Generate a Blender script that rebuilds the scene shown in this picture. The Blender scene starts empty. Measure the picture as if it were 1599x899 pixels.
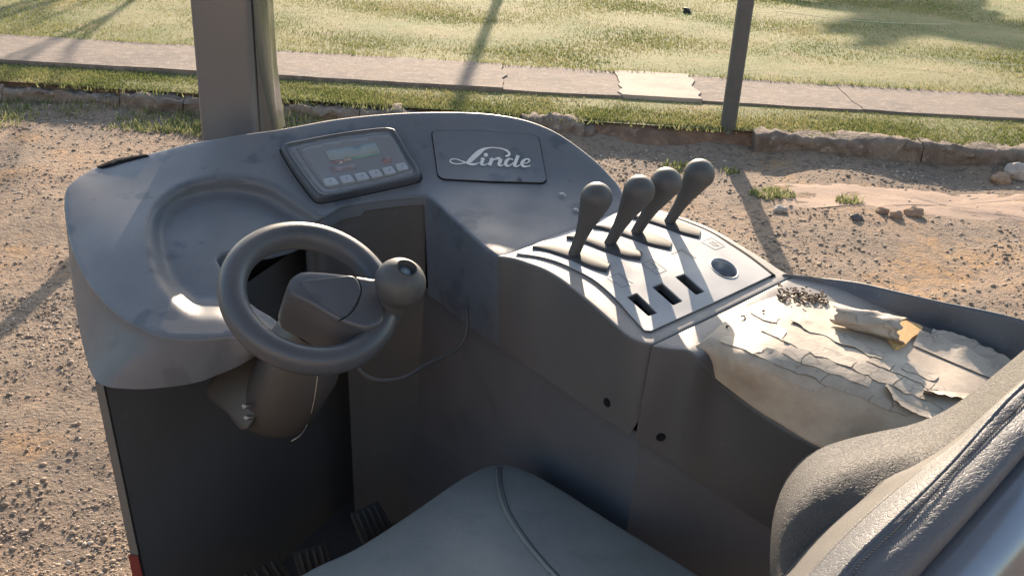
import bpy, bmesh, math, random
import numpy as np
from math import radians, sin, cos, pi, sqrt
from mathutils import Vector, Matrix, noise
from mathutils.geometry import delaunay_2d_cdt
random.seed(7); rng = np.random.default_rng(7)
sc = bpy.context.scene
COL = sc.collection

# ------------------------------------------------------------------ camera, sky, sun, exposure
FPX, CAMH = 1650.0, 1.9                       # focal length in photo pixels, eye height
PITCH, ROLL = radians(24.2), radians(2.3)
_F = np.array([0, cos(PITCH), -sin(PITCH)]); _r0 = np.array([1., 0, 0]); _u0 = np.array([0, sin(PITCH), cos(PITCH)])
_R = _r0 * cos(ROLL) + _u0 * sin(ROLL); _U = _u0 * cos(ROLL) - _r0 * sin(ROLL)
CAM = np.array([0, 0, CAMH])
cd = bpy.data.cameras.new('camera'); cam = bpy.data.objects.new('camera', cd); COL.objects.link(cam)
cd.sensor_width = 36; cd.lens = 36 * FPX / 1599; cd.clip_start = 0.02; cd.clip_end = 2000
m = Matrix.Identity(4)
for i in range(3):
    m[i][0] = _R[i]; m[i][1] = _U[i]; m[i][2] = -_F[i]; m[i][3] = CAM[i]
cam.matrix_world = m
sc.camera = cam
SUN_EL, SUN_AZ = radians(20), radians(2.0)
w = bpy.data.worlds.new('World'); sc.world = w; w.use_nodes = True
nt = w.node_tree; nt.nodes.clear()
sky = nt.nodes.new('ShaderNodeTexSky'); sky.sky_type = 'NISHITA'; sky.sun_disc = False
sky.sun_elevation = SUN_EL; sky.sun_rotation = SUN_AZ; sky.air_density = 1.2; sky.dust_density = 1.2
bg = nt.nodes.new('ShaderNodeBackground'); bg.inputs[1].default_value = 0.15
ow = nt.nodes.new('ShaderNodeOutputWorld'); nt.links.new(sky.outputs[0], bg.inputs[0]); nt.links.new(bg.outputs[0], ow.inputs[0])
sd = bpy.data.lights.new('sun', 'SUN'); sun = bpy.data.objects.new('sun', sd); COL.objects.link(sun)
sd.energy = 5.0; sd.angle = radians(0.5); sd.color = (1.0, 0.82, 0.63)
tosun = Vector((sin(SUN_AZ) * cos(SUN_EL), cos(SUN_AZ) * cos(SUN_EL), sin(SUN_EL)))
sun.rotation_euler = tosun.to_track_quat('Z', 'Y').to_euler(); sun.location = (0, 20, 9)
sc.view_settings.view_transform = 'Standard'; sc.view_settings.look = 'None'
sc.view_settings.exposure = 1.17; sc.view_settings.gamma = 1

# ------------------------------------------------------------------ survey helpers: a photo pixel and a height (or range) give a point in the place
def rays(uv):
    uv = np.asarray(uv, float).reshape(-1, 2)
    return _F[None] + _R[None] * ((uv[:, :1] - 799.5) / FPX) + _U[None] * ((449.5 - uv[:, 1:2]) / FPX)   # unit depth along the axis
def at_z(u, v, z):
    d = rays([(u, v)])[0]; return CAM + d * ((z - CAMH) / d[2])
def at_y(u, v, y):
    d = rays([(u, v)])[0]; return CAM + d * (y / d[1])
def at_t(u, v, t):
    d = rays([(u, v)])[0]; return CAM + d / np.linalg.norm(d) * t
def w_of(P): return 1.0 / ((np.asarray(P) - CAM) @ _F)
def pix(P):
    q = np.asarray(P) - CAM; z = q @ _F
    return 799.5 + FPX * (q @ _R) / z, 449.5 - FPX * (q @ _U) / z

class Surf:
    """smooth surface through surveyed points (inverse depth is exact for planes)"""
    def __init__(s, pts, lam=1e-6):
        s.c = np.array([(p[0], p[1]) for p in pts], float) / 1000
        val = np.array([w_of(at_z(*p)) if len(p) == 3 else w_of(at_y(p[0], p[1], p[3])) for p in pts])
        n = len(pts); K = s.k(s.c, s.c) + np.eye(n) * lam
        A = np.zeros((n + 3, n + 3)); A[:n, :n] = K; A[:n, n] = 1; A[:n, n + 1:] = s.c; A[n, :n] = 1; A[n + 1:, :n] = s.c.T
        s.x = np.linalg.solve(A, np.concatenate([val, np.zeros(3)])); s.mod = None
    @staticmethod
    def k(a, b):
        r2 = ((a[:, None] - b[None]) ** 2).sum(-1); return np.where(r2 > 1e-12, r2 * np.log(r2 + 1e-12), 0)
    def depth(s, uv):
        uv = np.asarray(uv, float).reshape(-1, 2); c = uv / 1000
        wv = s.k(c, s.c) @ s.x[:-3] + s.x[-3] + c @ s.x[-2:]
        t = 1 / wv
        if s.mod is not None: t = t + s.mod(uv)
        return t
    def P(s, uv, lift=0.0):
        uv = np.asarray(uv, float).reshape(-1, 2)
        p = CAM + rays(uv) * s.depth(uv)[:, None]
        if lift is not None and np.any(np.asarray(lift) != 0): p = p + s.N(uv) * (np.asarray(lift).reshape(-1, 1))
        return p
    def N(s, uv):
        uv = np.asarray(uv, float).reshape(-1, 2); e = 1.5
        a = s.P(uv + [e, 0]) - s.P(uv - [e, 0]); b = s.P(uv + [0, e]) - s.P(uv - [0, e])
        n = np.cross(b, a); n /= np.linalg.norm(n, axis=1)[:, None]
        sg = np.sign(-(n * rays(uv)).sum(1)); return n * sg[:, None]

def catmull(pts, step=None, n=None, closed=False):
    p = np.asarray(pts, float); k = len(p)
    out = []
    rngk = range(k if closed else k - 1)
    for i in rngk:
        p0 = p[(i - 1) % k] if (closed or i > 0) else 2 * p[0] - p[1]
        p1 = p[i]; p2 = p[(i + 1) % k]
        p3 = p[(i + 2) % k] if (closed or i + 2 < k) else 2 * p[-1] - p[-2]
        for t in np.linspace(0, 1, 12, endpoint=False):
            out.append(0.5 * ((2 * p1) + (-p0 + p2) * t + (2 * p0 - 5 * p1 + 4 * p2 - p3) * t * t + (-p0 + 3 * p1 - 3 * p2 + p3) * t ** 3))
    out.append(p[0] if closed else p[-1]); out = np.array(out)
    seg = np.linalg.norm(np.diff(out, axis=0), axis=1); L = np.concatenate([[0], np.cumsum(seg)])
    if n is None: n = max(2, int(round(L[-1] / step)) + 1)
    s = np.linspace(0, L[-1], n)
    r = np.stack([np.interp(s, L, out[:, j]) for j in range(out.shape[1])], 1)
    return r[:-1] if closed else r
def ring0(loop, k): c = loop.mean(0); return c + (loop - c) * k
def rounded(poly, r, n=5):
    """corner-rounded polygon in 2-D"""
    p = np.asarray(poly, float); out = []
    for i in range(len(p)):
        a, b, c = p[i - 1], p[i], p[(i + 1) % len(p)]
        la, lc = np.linalg.norm(a - b), np.linalg.norm(c - b); rr = min(r, la * .45, lc * .45)
        s, e = b + (a - b) / la * rr, b + (c - b) / lc * rr
        for t in np.linspace(0, 1, n): out.append((1 - t) ** 2 * s + 2 * t * (1 - t) * b + t * t * e)
    return np.array(out)
def dense(poly, step):
    p = np.asarray(poly, float); out = []
    for i in range(len(p)):
        a, b = p[i], p[(i + 1) % len(p)]; n = max(1, int(np.linalg.norm(b - a) / step))
        for t in range(n): out.append(a + (b - a) * t / n)
    return np.array(out)
def inside(poly, q):
    poly = np.asarray(poly); q = np.asarray(q); x, y = q[:, 0], q[:, 1]; r = np.zeros(len(q), bool)
    for i in range(len(poly)):
        x1, y1 = poly[i - 1]; x2, y2 = poly[i]
        c = ((y1 > y) != (y2 > y)); 
        with np.errstate(divide='ignore', invalid='ignore'): r ^= c & (x < (x2 - x1) * (y - y1) / (y2 - y1) + x1)
    return r
def pdist(poly, q, closed=True):
    poly = np.asarray(poly); q = np.asarray(q, float); d = np.full(len(q), 1e9)
    for i in range(0 if closed else 1, len(poly)):
        a, b = poly[i - 1], poly[i]; ab = b - a
        t = np.clip(((q - a) @ ab) / max(ab @ ab, 1e-12), 0, 1)
        d = np.minimum(d, np.linalg.norm(q - a - t[:, None] * ab, axis=1))
    return d
def smooth01(x): x = np.clip(x, 0, 1); return x * x * (3 - 2 * x)

# ------------------------------------------------------------------ object helpers
def link(o, parent=None):
    COL.objects.link(o)
    if parent is not None:
        o.parent = parent
        o.matrix_parent_inverse = Matrix.Translation(-ROOTLOC.get(parent.name, Vector((0, 0, 0)))) if parent.name in ROOTLOC else Matrix.Identity(4)
    return o
ROOTLOC = {}
def obj(name, V, Fc, mat, parent=None, smooth=True, kind=None):
    me = bpy.data.meshes.new(name); me.from_pydata([tuple(map(float, v)) for v in V], [], [tuple(map(int, f)) for f in Fc]); me.validate(); me.update()
    if smooth: me.shade_smooth()
    me.materials.append(mat)
    o = bpy.data.objects.new(name, me); link(o, parent)
    if kind: o['kind'] = kind
    return o
def tag(o, label, cat, group=None):
    o['label'] = label; o['category'] = cat
    if group: o['group'] = group
    return o
def root(name, label, cat, loc, group=None):
    o = bpy.data.objects.new(name, None); COL.objects.link(o); o.location = loc; ROOTLOC[o.name] = Vector(loc)
    o.empty_display_size = .1
    return tag(o, label, cat, group)

class MB:
    def __init__(s): s.V = []; s.F = []
    def add(s, V, Fc):
        b = len(s.V); s.V += [tuple(map(float, v)) for v in V]; s.F += [tuple(int(i) + b for i in f) for f in Fc]; return s
    def grid(s, rows, closed=False):
        """rows: list of equal-length point lists"""
        n = len(rows[0]); V = [p for r in rows for p in r]; Fc = []
        for i in range(len(rows) - 1):
            for j in range(n if closed else n - 1):
                k = (j + 1) % n; Fc.append((i * n + j, i * n + k, (i + 1) * n + k, (i + 1) * n + j))
        return s.add(V, Fc)
    def lathe(s, base, axis, prof, n=24):
        """prof: (radius, height along axis)"""
        a = Vector(axis).normalized(); x = a.orthogonal().normalized(); y = a.cross(x); base = Vector(base)
        rows = [[base + a * h + (x * cos(2 * pi * j / n) + y * sin(2 * pi * j / n)) * max(r, 1e-5) for j in range(n)] for r, h in prof]
        return s.grid(rows, True)
    def tube(s, pts, rad, n=10):
        P = [Vector(p) for p in pts]; rad = [rad] * len(P) if np.isscalar(rad) else rad; rows = []
        up = None
        for i, p in enumerate(P):
            t = (P[min(i + 1, len(P) - 1)] - P[max(i - 1, 0)]).normalized()
            x = t.orthogonal().normalized() if up is None else (up - t * up.dot(t)).normalized(); up = x; y = t.cross(x)
            rows.append([p + (x * cos(2 * pi * j / n) + y * sin(2 * pi * j / n)) * rad[i] for j in range(n)])
        s.grid(rows, True); b = len(s.V)
        s.F.append(tuple(range(b - n, b))); s.F.append(tuple(reversed(range(b - n * len(rows), b - n * len(rows) + n)))); return s
    def prism(s, loop, off, bevel=0.0):
        """closed 3-D loop swept by vector off; first loop is the visible cap"""
        L = [Vector(p) for p in loop]; off = Vector(off); n = len(L); c = sum(L, Vector()) / n
        if bevel > 0:
            o1 = off.normalized() * bevel; ins = [p + (c - p).normalized() * bevel for p in L]
            ins2 = [p + (c - p).normalized() * bevel * .3 + o1 * .3 for p in L]
            rows = [ins, ins2, [p + o1 for p in L], [p + off for p in L]]
        else: rows = [L, [p + off for p in L]]
        b = len(s.V); s.grid(rows, True)
        s.F.append(tuple(reversed(range(b, b + n)))); s.F.append(tuple(range(len(s.V) - n, len(s.V)))); return s
    def box(s, c, sx, sy, sz, M=None):
        V = [Vector((x * sx / 2, y * sy / 2, z * sz / 2)) for x in (-1, 1) for y in (-1, 1) for z in (-1, 1)]
        if M is not None: V = [M @ v for v in V]
        return s.add([Vector(c) + v for v in V], [(0, 1, 3, 2), (4, 6, 7, 5), (0, 4, 5, 1), (2, 3, 7, 6), (0, 2, 6, 4), (1, 5, 7, 3)])
    def out(s, name, mat, parent=None, smooth=True, kind=None, sharp=None, bevel=None):
        o = obj(name, s.V, s.F, mat, parent, smooth, kind)
        bm = bmesh.new(); bm.from_mesh(o.data); bmesh.ops.recalc_face_normals(bm, faces=bm.faces); bm.to_mesh(o.data); bm.free()
        if sharp is not None: o.data.set_sharp_from_angle(angle=radians(sharp))
        if bevel:
            md = o.modifiers.new('bevel', 'BEVEL'); md.width = bevel; md.segments = 2; md.limit_method = 'ANGLE'; md.angle_limit = radians(35)
        return o

from mathutils.bvhtree import BVHTree
def hit(mb, u, v):
    t = BVHTree.FromPolygons([Vector(p) for p in mb.V], mb.F); h = t.ray_cast(Vector(CAM), Vector(rays([(u, v)])[0]).normalized()); return (None, None) if h[0] is None else (h[0], h[1] if h[1].dot(Vector(rays([(u, v)])[0])) < 0 else -h[1])
def deck(curves, surf, spacing, holes=(), rad=.006, rows=6):
    """top sheet over surveyed outline + rounded edge + skirt.
    curves: list of (uv polyline, bottom) run head to tail; bottom = drop in m or a list of 3-D points the skirt runs down to"""
    uv = []; bot = []
    for c, b in curves:
        pts = catmull(c, step=spacing * 1.1); n = len(pts) - 1
        uv += list(pts[:-1])
        if b is None or np.isscalar(b): bot += [b] * n
        else:
            bb = catmull(b, n=n + 1); bot += list(bb[:-1])
    uv = np.array(uv); nb = len(uv)
    hol = [np.asarray(h) for h in holes]
    lo, hi = uv.min(0), uv.max(0)
    gx, gy = np.meshgrid(np.arange(lo[0], hi[0], spacing), np.arange(lo[1], hi[1], spacing)); g = np.stack([gx.ravel(), gy.ravel()], 1)
    g = g + ((np.floor((g[:, 1] - lo[1]) / spacing + .5) % 2) * spacing / 2)[:, None] * [1, 0]
    ok = inside(uv, g) & (pdist(uv, g) > spacing * .55)
    for h in hol: ok &= ~inside(h, g) & (pdist(h, g) > spacing * .45)
    g = g[ok]
    allp = np.concatenate([uv] + hol + [g]); E = [(i, (i + 1) % nb) for i in range(nb)]; b0 = nb; hidx = []
    for h in hol:
        k = len(h); E += [(b0 + i, b0 + (i + 1) % k) for i in range(k)]; hidx.append(list(range(b0, b0 + k))); b0 += k
    vs, _, fs, ov, _, _ = delaunay_2d_cdt([Vector(p) for p in allp], E, [], 0, 1e-5)
    vs = np.array([tuple(v) for v in vs]); inv = {}
    for i, o in enumerate(ov):
        for q in o: inv[q] = i
    cen = np.array([vs[list(f)].mean(0) for f in fs]); keep = inside(uv, cen)
    for h in hol: keep &= ~inside(h, cen)
    Fc = [tuple(f) for f, k in zip(fs, keep) if k]
    P = surf.P(vs); Nn = surf.N(vs)
    mb = MB(); mb.add(P, Fc)
    ids = [inv[i] for i in range(nb)]; Lp = P[ids]; Ln = Nn[ids]
    tan = np.roll(Lp, -1, 0) - np.roll(Lp, 1, 0); tan /= np.linalg.norm(tan, axis=1)[:, None] + 1e-12
    out = np.cross(tan, Ln); out /= np.linalg.norm(out, axis=1)[:, None] + 1e-12
    tp = np.array([pix(Lp[i] + out[i] * .004) for i in range(nb)])
    if inside(uv, tp).mean() > .5: out = -out
    rws = [ids]
    def addrow(pts):
        b = len(mb.V); mb.V += [tuple(map(float, p)) for p in pts]; rws.append(list(range(b, b + len(pts))))
    if rad > 0:
        for a in (25, 50, 75, 90):
            a = radians(a); addrow(Lp + out * rad * sin(a) - Ln * rad * (1 - cos(a)))
    st = np.array([mb.V[i] for i in rws[-1]])
    tg = np.array([st[i] if bot[i] is None else (st[i] - np.array([0, 0, bot[i]]) if np.isscalar(bot[i]) else bot[i]) for i in range(nb)])
    for k in range(1, rows + 1): addrow(st + (tg - st) * k / rows)
    for a, b in zip(rws[:-1], rws[1:]):
        for i in range(nb):
            j = (i + 1) % nb; mb.F.append((a[i], a[j], b[j], b[i]))
    for h in hidx:                                     # walls of the cut-outs
        hi_ = [inv[i] for i in h]; hp = P[hi_] - Nn[hi_] * .014; b = len(mb.V); mb.V += [tuple(map(float, p)) for p in hp]
        for i in range(len(h)):
            j = (i + 1) % len(h); mb.F.append((hi_[i], hi_[j], b + j, b + i))
    return mb, uv
def sheet(loop, surf, lift, spacing=6, thick=.0015):
    """thin piece lying on a surveyed surface: top + rim"""
    loop = np.asarray(loop, float)
    class S2: pass
    s2 = S2(); s2.P = lambda uv: surf.P(uv, lift); s2.N = surf.N
    nb = len(loop)
    lo, hi = loop.min(0), loop.max(0)
    gx, gy = np.meshgrid(np.arange(lo[0], hi[0], spacing), np.arange(lo[1], hi[1], spacing)); g = np.stack([gx.ravel(), gy.ravel()], 1)
    ok = inside(loop, g) & (pdist(loop, g) > spacing * .5); g = g[ok]
    allp = np.concatenate([loop, g]) if len(g) else loop
    vs, _, fs, ov, _, _ = delaunay_2d_cdt([Vector(p) for p in allp], [(i, (i + 1) % nb) for i in range(nb)], [], 0, 1e-6)
    vs = np.array([tuple(v) for v in vs]); inv = {}
    for i, o in enumerate(ov):
        for q in o: inv[q] = i
    cen = np.array([vs[list(f)].mean(0) for f in fs]); keep = inside(loop, cen)
    P = s2.P(vs); mb = MB(); mb.add(P, [f for f, k in zip(fs, keep) if k])
    ids = [inv[i] for i in range(nb)]; n = surf.N(vs[ids]); b = len(mb.V); mb.V += [tuple(map(float, p)) for p in (P[ids] - n * thick)]
    for i in range(nb):
        j = (i + 1) % nb; mb.F.append((ids[i], ids[j], b + j, b + i))
    return mb

# ------------------------------------------------------------------ materials
def mat(name, base, rough=.5, alt=None, scale=6., amt=.5, detail=6, bump=0., bscale=80., dust_glare=0., dust_glare_col=(.36, .29, .23), metal=0., spec=.5,
        smudge=0., coat=0., bump2=None, scratch=0., crack=0.):
    M = bpy.data.materials.new(name); M.use_nodes = True; N = M.node_tree.nodes; L = M.node_tree.links
    b = N['Principled BSDF']; b.inputs['Roughness'].default_value = rough; b.inputs['Metallic'].default_value = metal
    b.inputs['Specular IOR Level'].default_value = spec; b.inputs['Coat Weight'].default_value = coat; b.inputs['Coat Roughness'].default_value = .12
    tc = N.new('ShaderNodeTexCoord')
    def nz(s, d=6, r=.6, off=0):
        t = N.new('ShaderNodeTexNoise'); t.inputs['Scale'].default_value = s; t.inputs['Detail'].default_value = d; t.inputs['Roughness'].default_value = r
        if off:
            mp = N.new('ShaderNodeMapping'); mp.inputs['Location'].default_value = (off, off * 1.7, off * .3); L.new(tc.outputs['Object'], mp.inputs[0]); L.new(mp.outputs[0], t.inputs[0])
        else: L.new(tc.outputs['Object'], t.inputs[0])
        return t.outputs['Fac']
    def rmp(v, a, c, lo=0, hi=1):
        r = N.new('ShaderNodeMapRange'); r.inputs[1].default_value = a; r.inputs[2].default_value = c; r.inputs[3].default_value = lo; r.inputs[4].default_value = hi; L.new(v, r.inputs[0]); return r.outputs[0]
    def mix(f, c1, c2):
        x = N.new('ShaderNodeMix'); x.data_type = 'RGBA'; L.new(f, x.inputs[0]) if not isinstance(f, float) else setattr(x.inputs[0], 'default_value', f)
        for s, c in ((x.inputs[6], c1), (x.inputs[7], c2)):
            if isinstance(c, tuple): s.default_value = (*c, 1)
            else: L.new(c, s)
        return x.outputs[2]
    col = mix(rmp(nz(scale, detail), .35, .68, 0, amt), base, alt if alt else tuple(min(1, c * 1.35) for c in base))
    if dust_glare:  # paler upward faces: settled dust, and painted glare on the console
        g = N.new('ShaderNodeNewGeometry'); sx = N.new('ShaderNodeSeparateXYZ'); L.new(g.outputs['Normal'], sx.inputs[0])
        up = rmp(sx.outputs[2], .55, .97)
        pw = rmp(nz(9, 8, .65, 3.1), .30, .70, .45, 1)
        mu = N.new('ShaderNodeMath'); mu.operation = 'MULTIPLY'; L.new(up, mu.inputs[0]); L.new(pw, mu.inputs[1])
        m2 = N.new('ShaderNodeMath'); m2.operation = 'MULTIPLY'; L.new(mu.outputs[0], m2.inputs[0]); m2.inputs[1].default_value = dust_glare
        col = mix(m2.outputs[0], col, dust_glare_col)
    if crack:
        v = N.new('ShaderNodeTexVoronoi'); v.feature = 'DISTANCE_TO_EDGE'; v.inputs['Scale'].default_value = 1.0
        mp = N.new('ShaderNodeMapping'); mp.inputs['Rotation'].default_value = (0, 0, .55); mp.inputs['Scale'].default_value = (crack * .55, crack * 1.3, crack)
        w2 = N.new('ShaderNodeTexNoise'); w2.inputs['Scale'].default_value = 40; w2.inputs['Detail'].default_value = 4; L.new(tc.outputs['Object'], w2.inputs[0])
        vm = N.new('ShaderNodeVectorMath'); vm.operation = 'MULTIPLY_ADD'; L.new(w2.outputs['Color'], vm.inputs[0]); vm.inputs[1].default_value = (.018, .018, .018); L.new(tc.outputs['Object'], vm.inputs[2])
        L.new(vm.outputs[0], mp.inputs[0]); L.new(mp.outputs[0], v.inputs[0])
        m3 = N.new('ShaderNodeMath'); m3.operation = 'MULTIPLY'; L.new(rmp(v.outputs['Distance'], .0, .045, 1, 0), m3.inputs[0]); L.new(rmp(nz(22, 3, .5, 2.9), .40, .58, 0, .75), m3.inputs[1])
        col = mix(m3.outputs[0], col, tuple(c * .28 for c in base))
    if smudge:
        s = rmp(nz(14, 3, .5, 7.7), .60, .66, 0, smudge); col = mix(s, col, tuple(c * .72 for c in base))
        rr = rmp(nz(11, 4, .5, 5.5), .35, .65, rough - .08, rough + .12); L.new(rr, b.inputs['Roughness'])
    if scratch:
        for off, sc3 in ((2.2, (7, 160, 60)), (6.1, (150, 9, 70))):
            mp = N.new('ShaderNodeMapping'); mp.inputs['Scale'].default_value = sc3; mp.inputs['Rotation'].default_value = (.2, .3, off); L.new(tc.outputs['Object'], mp.inputs[0])
            t = N.new('ShaderNodeTexNoise'); t.inputs['Scale'].default_value = 1; t.inputs['Detail'].default_value = 2; L.new(mp.outputs[0], t.inputs[0])
            col = mix(rmp(t.outputs['Fac'], .70, .76, 0, scratch), col, tuple(min(1, c * 1.9) for c in base))
        col = mix(rmp(nz(420, 2, .5, 4.4), .4, .7, 0, scratch * .6), col, tuple(c * .6 for c in base))
    L.new(col, b.inputs['Base Color'])
    if bump:
        bp = N.new('ShaderNodeBump'); bp.inputs['Strength'].default_value = bump; bp.inputs['Distance'].default_value = .002
        if bump2 == 'leather':
            v = N.new('ShaderNodeTexVoronoi'); v.feature = 'DISTANCE_TO_EDGE'; v.inputs['Scale'].default_value = bscale
            w2 = N.new('ShaderNodeTexNoise'); w2.inputs['Scale'].default_value = bscale * .5; L.new(tc.outputs['Object'], w2.inputs[0])
            vm = N.new('ShaderNodeVectorMath'); vm.operation = 'MULTIPLY_ADD'; L.new(w2.outputs['Color'], vm.inputs[0]); vm.inputs[1].default_value = (.03, .03, .03); L.new(tc.outputs['Object'], vm.inputs[2])
            L.new(vm.outputs[0], v.inputs[0]); h = rmp(v.outputs['Distance'], 0, .12)
            ad = N.new('ShaderNodeMath'); ad.operation = 'ADD'; L.new(h, ad.inputs[0]); L.new(nz(bscale * .3, 6), ad.inputs[1]); L.new(ad.outputs[0], bp.inputs['Height'])
        else: L.new(nz(bscale, 6, .6, 1.3), bp.inputs['Height'])
        L.new(bp.outputs[0], b.inputs['Normal'])
    return M
def flat(name, c, rough=.5, metal=0.): 
    return mat(name, c, rough, alt=tuple(x * .85 for x in c), scale=40, amt=.6, metal=metal)
M_dash = mat('dash_plastic', (.094, .108, .130), .44, alt=(.14, .148, .162), scale=7, bump=.16, bscale=700, dust_glare=.25, smudge=.75, scratch=.35)
M_skirt = mat('moulded_plastic', (.042, .041, .041), .5, bump=.1, bscale=900, scale=4)
M_cons = mat('console_plastic', (.085, .083, .083), .52, dust_glare=1.0, bump=.1, bscale=900, dust_glare_col=(.40, .345, .30), spec=.4, scratch=.3)  # tops lightened: dust plus sun glare put into the colour
M_plate = mat('silver_plate', (.36, .37, .39), .62, alt=(.33, .34, .36), scale=14, amt=.7, dust_glare=.3, metal=.12, spec=.35, smudge=.25, dust_glare_col=(.42, .38, .34), bump=.05, bscale=500)
M_black = mat('black_rubber', (.05, .05, .052), .62, bump=.15, bscale=600, spec=.25)
M_wheel = mat('wheel_plastic', (.052, .059, .072), .42, alt=(.075, .08, .09), bump=.1, bscale=600, dust_glare=.15, smudge=.5, scratch=.25)
M_knob = mat('knob_rubber', (.060, .062, .066), .55, alt=(.085, .085, .086), scale=22, bump=.12, bscale=600, dust_glare=.15, scratch=.25)
M_dark = mat('dark_panel', (.072, .073, .074), .6, scratch=.3, bump=.08, bscale=500, scale=3)
M_wall = mat('blue_grey_panel', (.082, .086, .097), .5, scratch=.3, smudge=.3, bump=.06, bscale=500, scale=3)
M_hole = mat('deep_slot', (.012, .013, .015), .8, spec=.05)
M_paint = mat('pillar_paint', (.10, .105, .115), .34, alt=(.085, .09, .10), scale=4, coat=.3, bump=.05, bscale=60)
M_gloss = mat('glossy_black_paint', (.06, .065, .065), .12, coat=.6, bump=.03, bscale=25)
M_chrome = mat('glossy_shell', (.30, .32, .35), .24, alt=(.20, .22, .25), scale=10, metal=.6, bump=.03, bscale=15)
M_vinyl = mat('worn_vinyl_pad', (.52, .43, .33), .65, alt=(.31, .24, .18), scale=16, amt=.8, bump=.4, bscale=90)
M_flake = mat('cracked_vinyl_flake', (.47, .395, .31), .6, alt=(.34, .265, .20), scale=30, amt=.7, bump=.3, bscale=200, crack=42)
M_under = mat('flap_underside', (.24, .15, .09), .8, alt=(.12, .08, .05), scale=60, amt=.8, bump=.5, bscale=200)
M_foam = mat('yellow_foam', (.62, .40, .17), .9, alt=(.50, .30, .11), scale=60, bump=.6, bscale=400)
M_leather = mat('grained_seat_leather', (.078, .073, .069), .72, alt=(.11, .10, .092), scale=9, bump=.55, bscale=150, bump2='leather', spec=.3)
M_leather2 = mat('seat_top_leather', (.11, .112, .122), .6, alt=(.15, .147, .15), scale=9, bump=.3, bscale=120, bump2='leather', spec=.4)
M_insert = mat('seat_insert_cloth', (.125, .113, .10), .85, bump=.3, bscale=500, scale=20)
M_seat = mat('seat_cushion_vinyl', (.125, .14, .14), .55, scratch=.2, dust_glare=.6, dust_glare_col=(.25, .245, .225), alt=(.20, .21, .20), scale=7, amt=.8, bump=.35, bscale=60, smudge=.2)
M_thread = flat('dark_thread', (.07, .07, .08), .8)
M_screw = flat('steel_screw', (.30, .29, .28), .4, metal=.9)
M_pedal = mat('pedal_rubber', (.035, .035, .034), .75, spec=.2, dust_glare=.25, dust_glare_col=(.10, .085, .07))
M_cable = flat('grey_cable', (.055, .052, .05), .6)
M_red = flat('red_reflector', (.13, .015, .015), .5)
M_letter = flat('pale_lettering', (.72, .69, .63), .5)
M_screen = mat('smoky_screen', (.17, .18, .19), .38, alt=(.15, .15, .165), scale=8, dust_glare=.25)
M_lcd = flat('pale_display_glass', (.26, .29, .285), .75)
M_btn = mat('membrane_button', (.34, .36, .38), .4, alt=(.28, .30, .33), scale=50, dust_glare=.2)
M_redp = flat('red_print', (.235, .145, .14), .45); M_yelp = flat('orange_print', (.38, .28, .20), .45); M_grnp = flat('green_print', (.14, .28, .21), .45)
M_icon = flat('dark_print', (.12, .12, .125), .5)

# ================================================================== THE TRUCK
TL = (0.0, 1.45, 0.0)
truck = root('reach_truck', 'dark grey reach truck cab with steering wheel, four levers and torn armrest', 'forklift', TL)
def part(mb, name, m_, parent=truck, **k): return mb.out(name, m_, parent, **k)

# ---- dashboard moulding
dash = Surf([(103, 310, 1.312), (111, 370, 1.285), (146, 446, 1.258), (192, 492, 1.245), (250, 520, 1.239), (310, 526, 1.237), (400, 540, 1.232),
             (118, 282, 1.326), (150, 260, 1.336), (235, 240, 1.357), (300, 225, 1.371), (375, 212, 1.382), (435, 204, 1.389), (520, 189, 1.396), (640, 178, 1.400),
             (740, 178, 1.398), (810, 187, 1.390), (870, 210, 1.370), (930, 254, 1.335), (968, 300, 1.298), (960, 334, 1.279), (895, 359, 1.271), (840, 378, 1.268), (792, 396, 1.267),
             (778, 398, 1.268), (735, 362, 1.281), (690, 322, 1.293), (660, 303, 1.300), (600, 308, 1.298), (540, 318, 1.297), (500, 340, 1.290),
             (336, 400, 1.287), (430, 300, 1.322), (200, 380, 1.292), (423, 497, 1.246), (755, 270, 1.324), (860, 280, 1.313), (560, 250, 1.344), (800, 340, 1.285), (880, 332, 1.284), (730, 330, 1.292)])
dish = catmull([(226, 360), (236, 325), (262, 298), (300, 281), (350, 273), (395, 277), (433, 290), (479, 319), (520, 345), (640, 420), (640, 640), (500, 620), (420, 545), (356, 502), (310, 497), (285, 487), (254, 457), (235, 420)], step=8, closed=True)
def dish_mod(uv):
    d = np.where(inside(dish, uv), pdist(dish, uv), 0); return .044 * smooth01(d / 32)
dash.mod = dish_mod
crest = [(405, 546), (371, 523), (335, 524), (300, 526), (249, 520), (192, 492), (146, 446), (119, 396), (108, 355), (104, 318)]
cbot = [at_z(u, v, z) for u, v, z in [(407, 551, 1.205), (375, 570, 1.186), (345, 583, 1.174), (310, 596, 1.166), (262, 604, 1.160), (203, 607, 1.156), (152, 596, 1.158), (131, 545, 1.17), (118, 480, 1.18), (112, 440, 1.19)]]
backe = [(104, 318), (106, 297), (118, 282), (150, 263), (190, 251), (235, 241), (300, 225), (375, 212), (435, 204), (520, 189), (580, 182), (640, 178), (700, 177), (740, 178), (775, 181), (810, 187), (840, 196), (870, 210), (900, 230), (930, 254), (950, 274), (964, 290), (970, 303)]
seam = [(970, 303), (967, 322), (960, 334), (895, 359), (840, 378), (795, 395), (780, 399)]
legR = [(780, 399), (760, 384), (735, 362), (710, 340), (690, 321), (676, 309), (664, 303)]
legB = [(664, 303), (640, 304), (600, 308), (560, 313), (530, 320), (500, 338), (465, 364), (430, 376), (390, 383), (362, 389), (342, 395), (333, 404)]
legB[3] = (562, 313)
legF = [(333, 404), (345, 425), (365, 452), (395, 480), (423, 497), (434, 512), (425, 532), (405, 546)]
def skline(n):      # bottom edge of the console side, from the legwell corner to the seat
    pass
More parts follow.
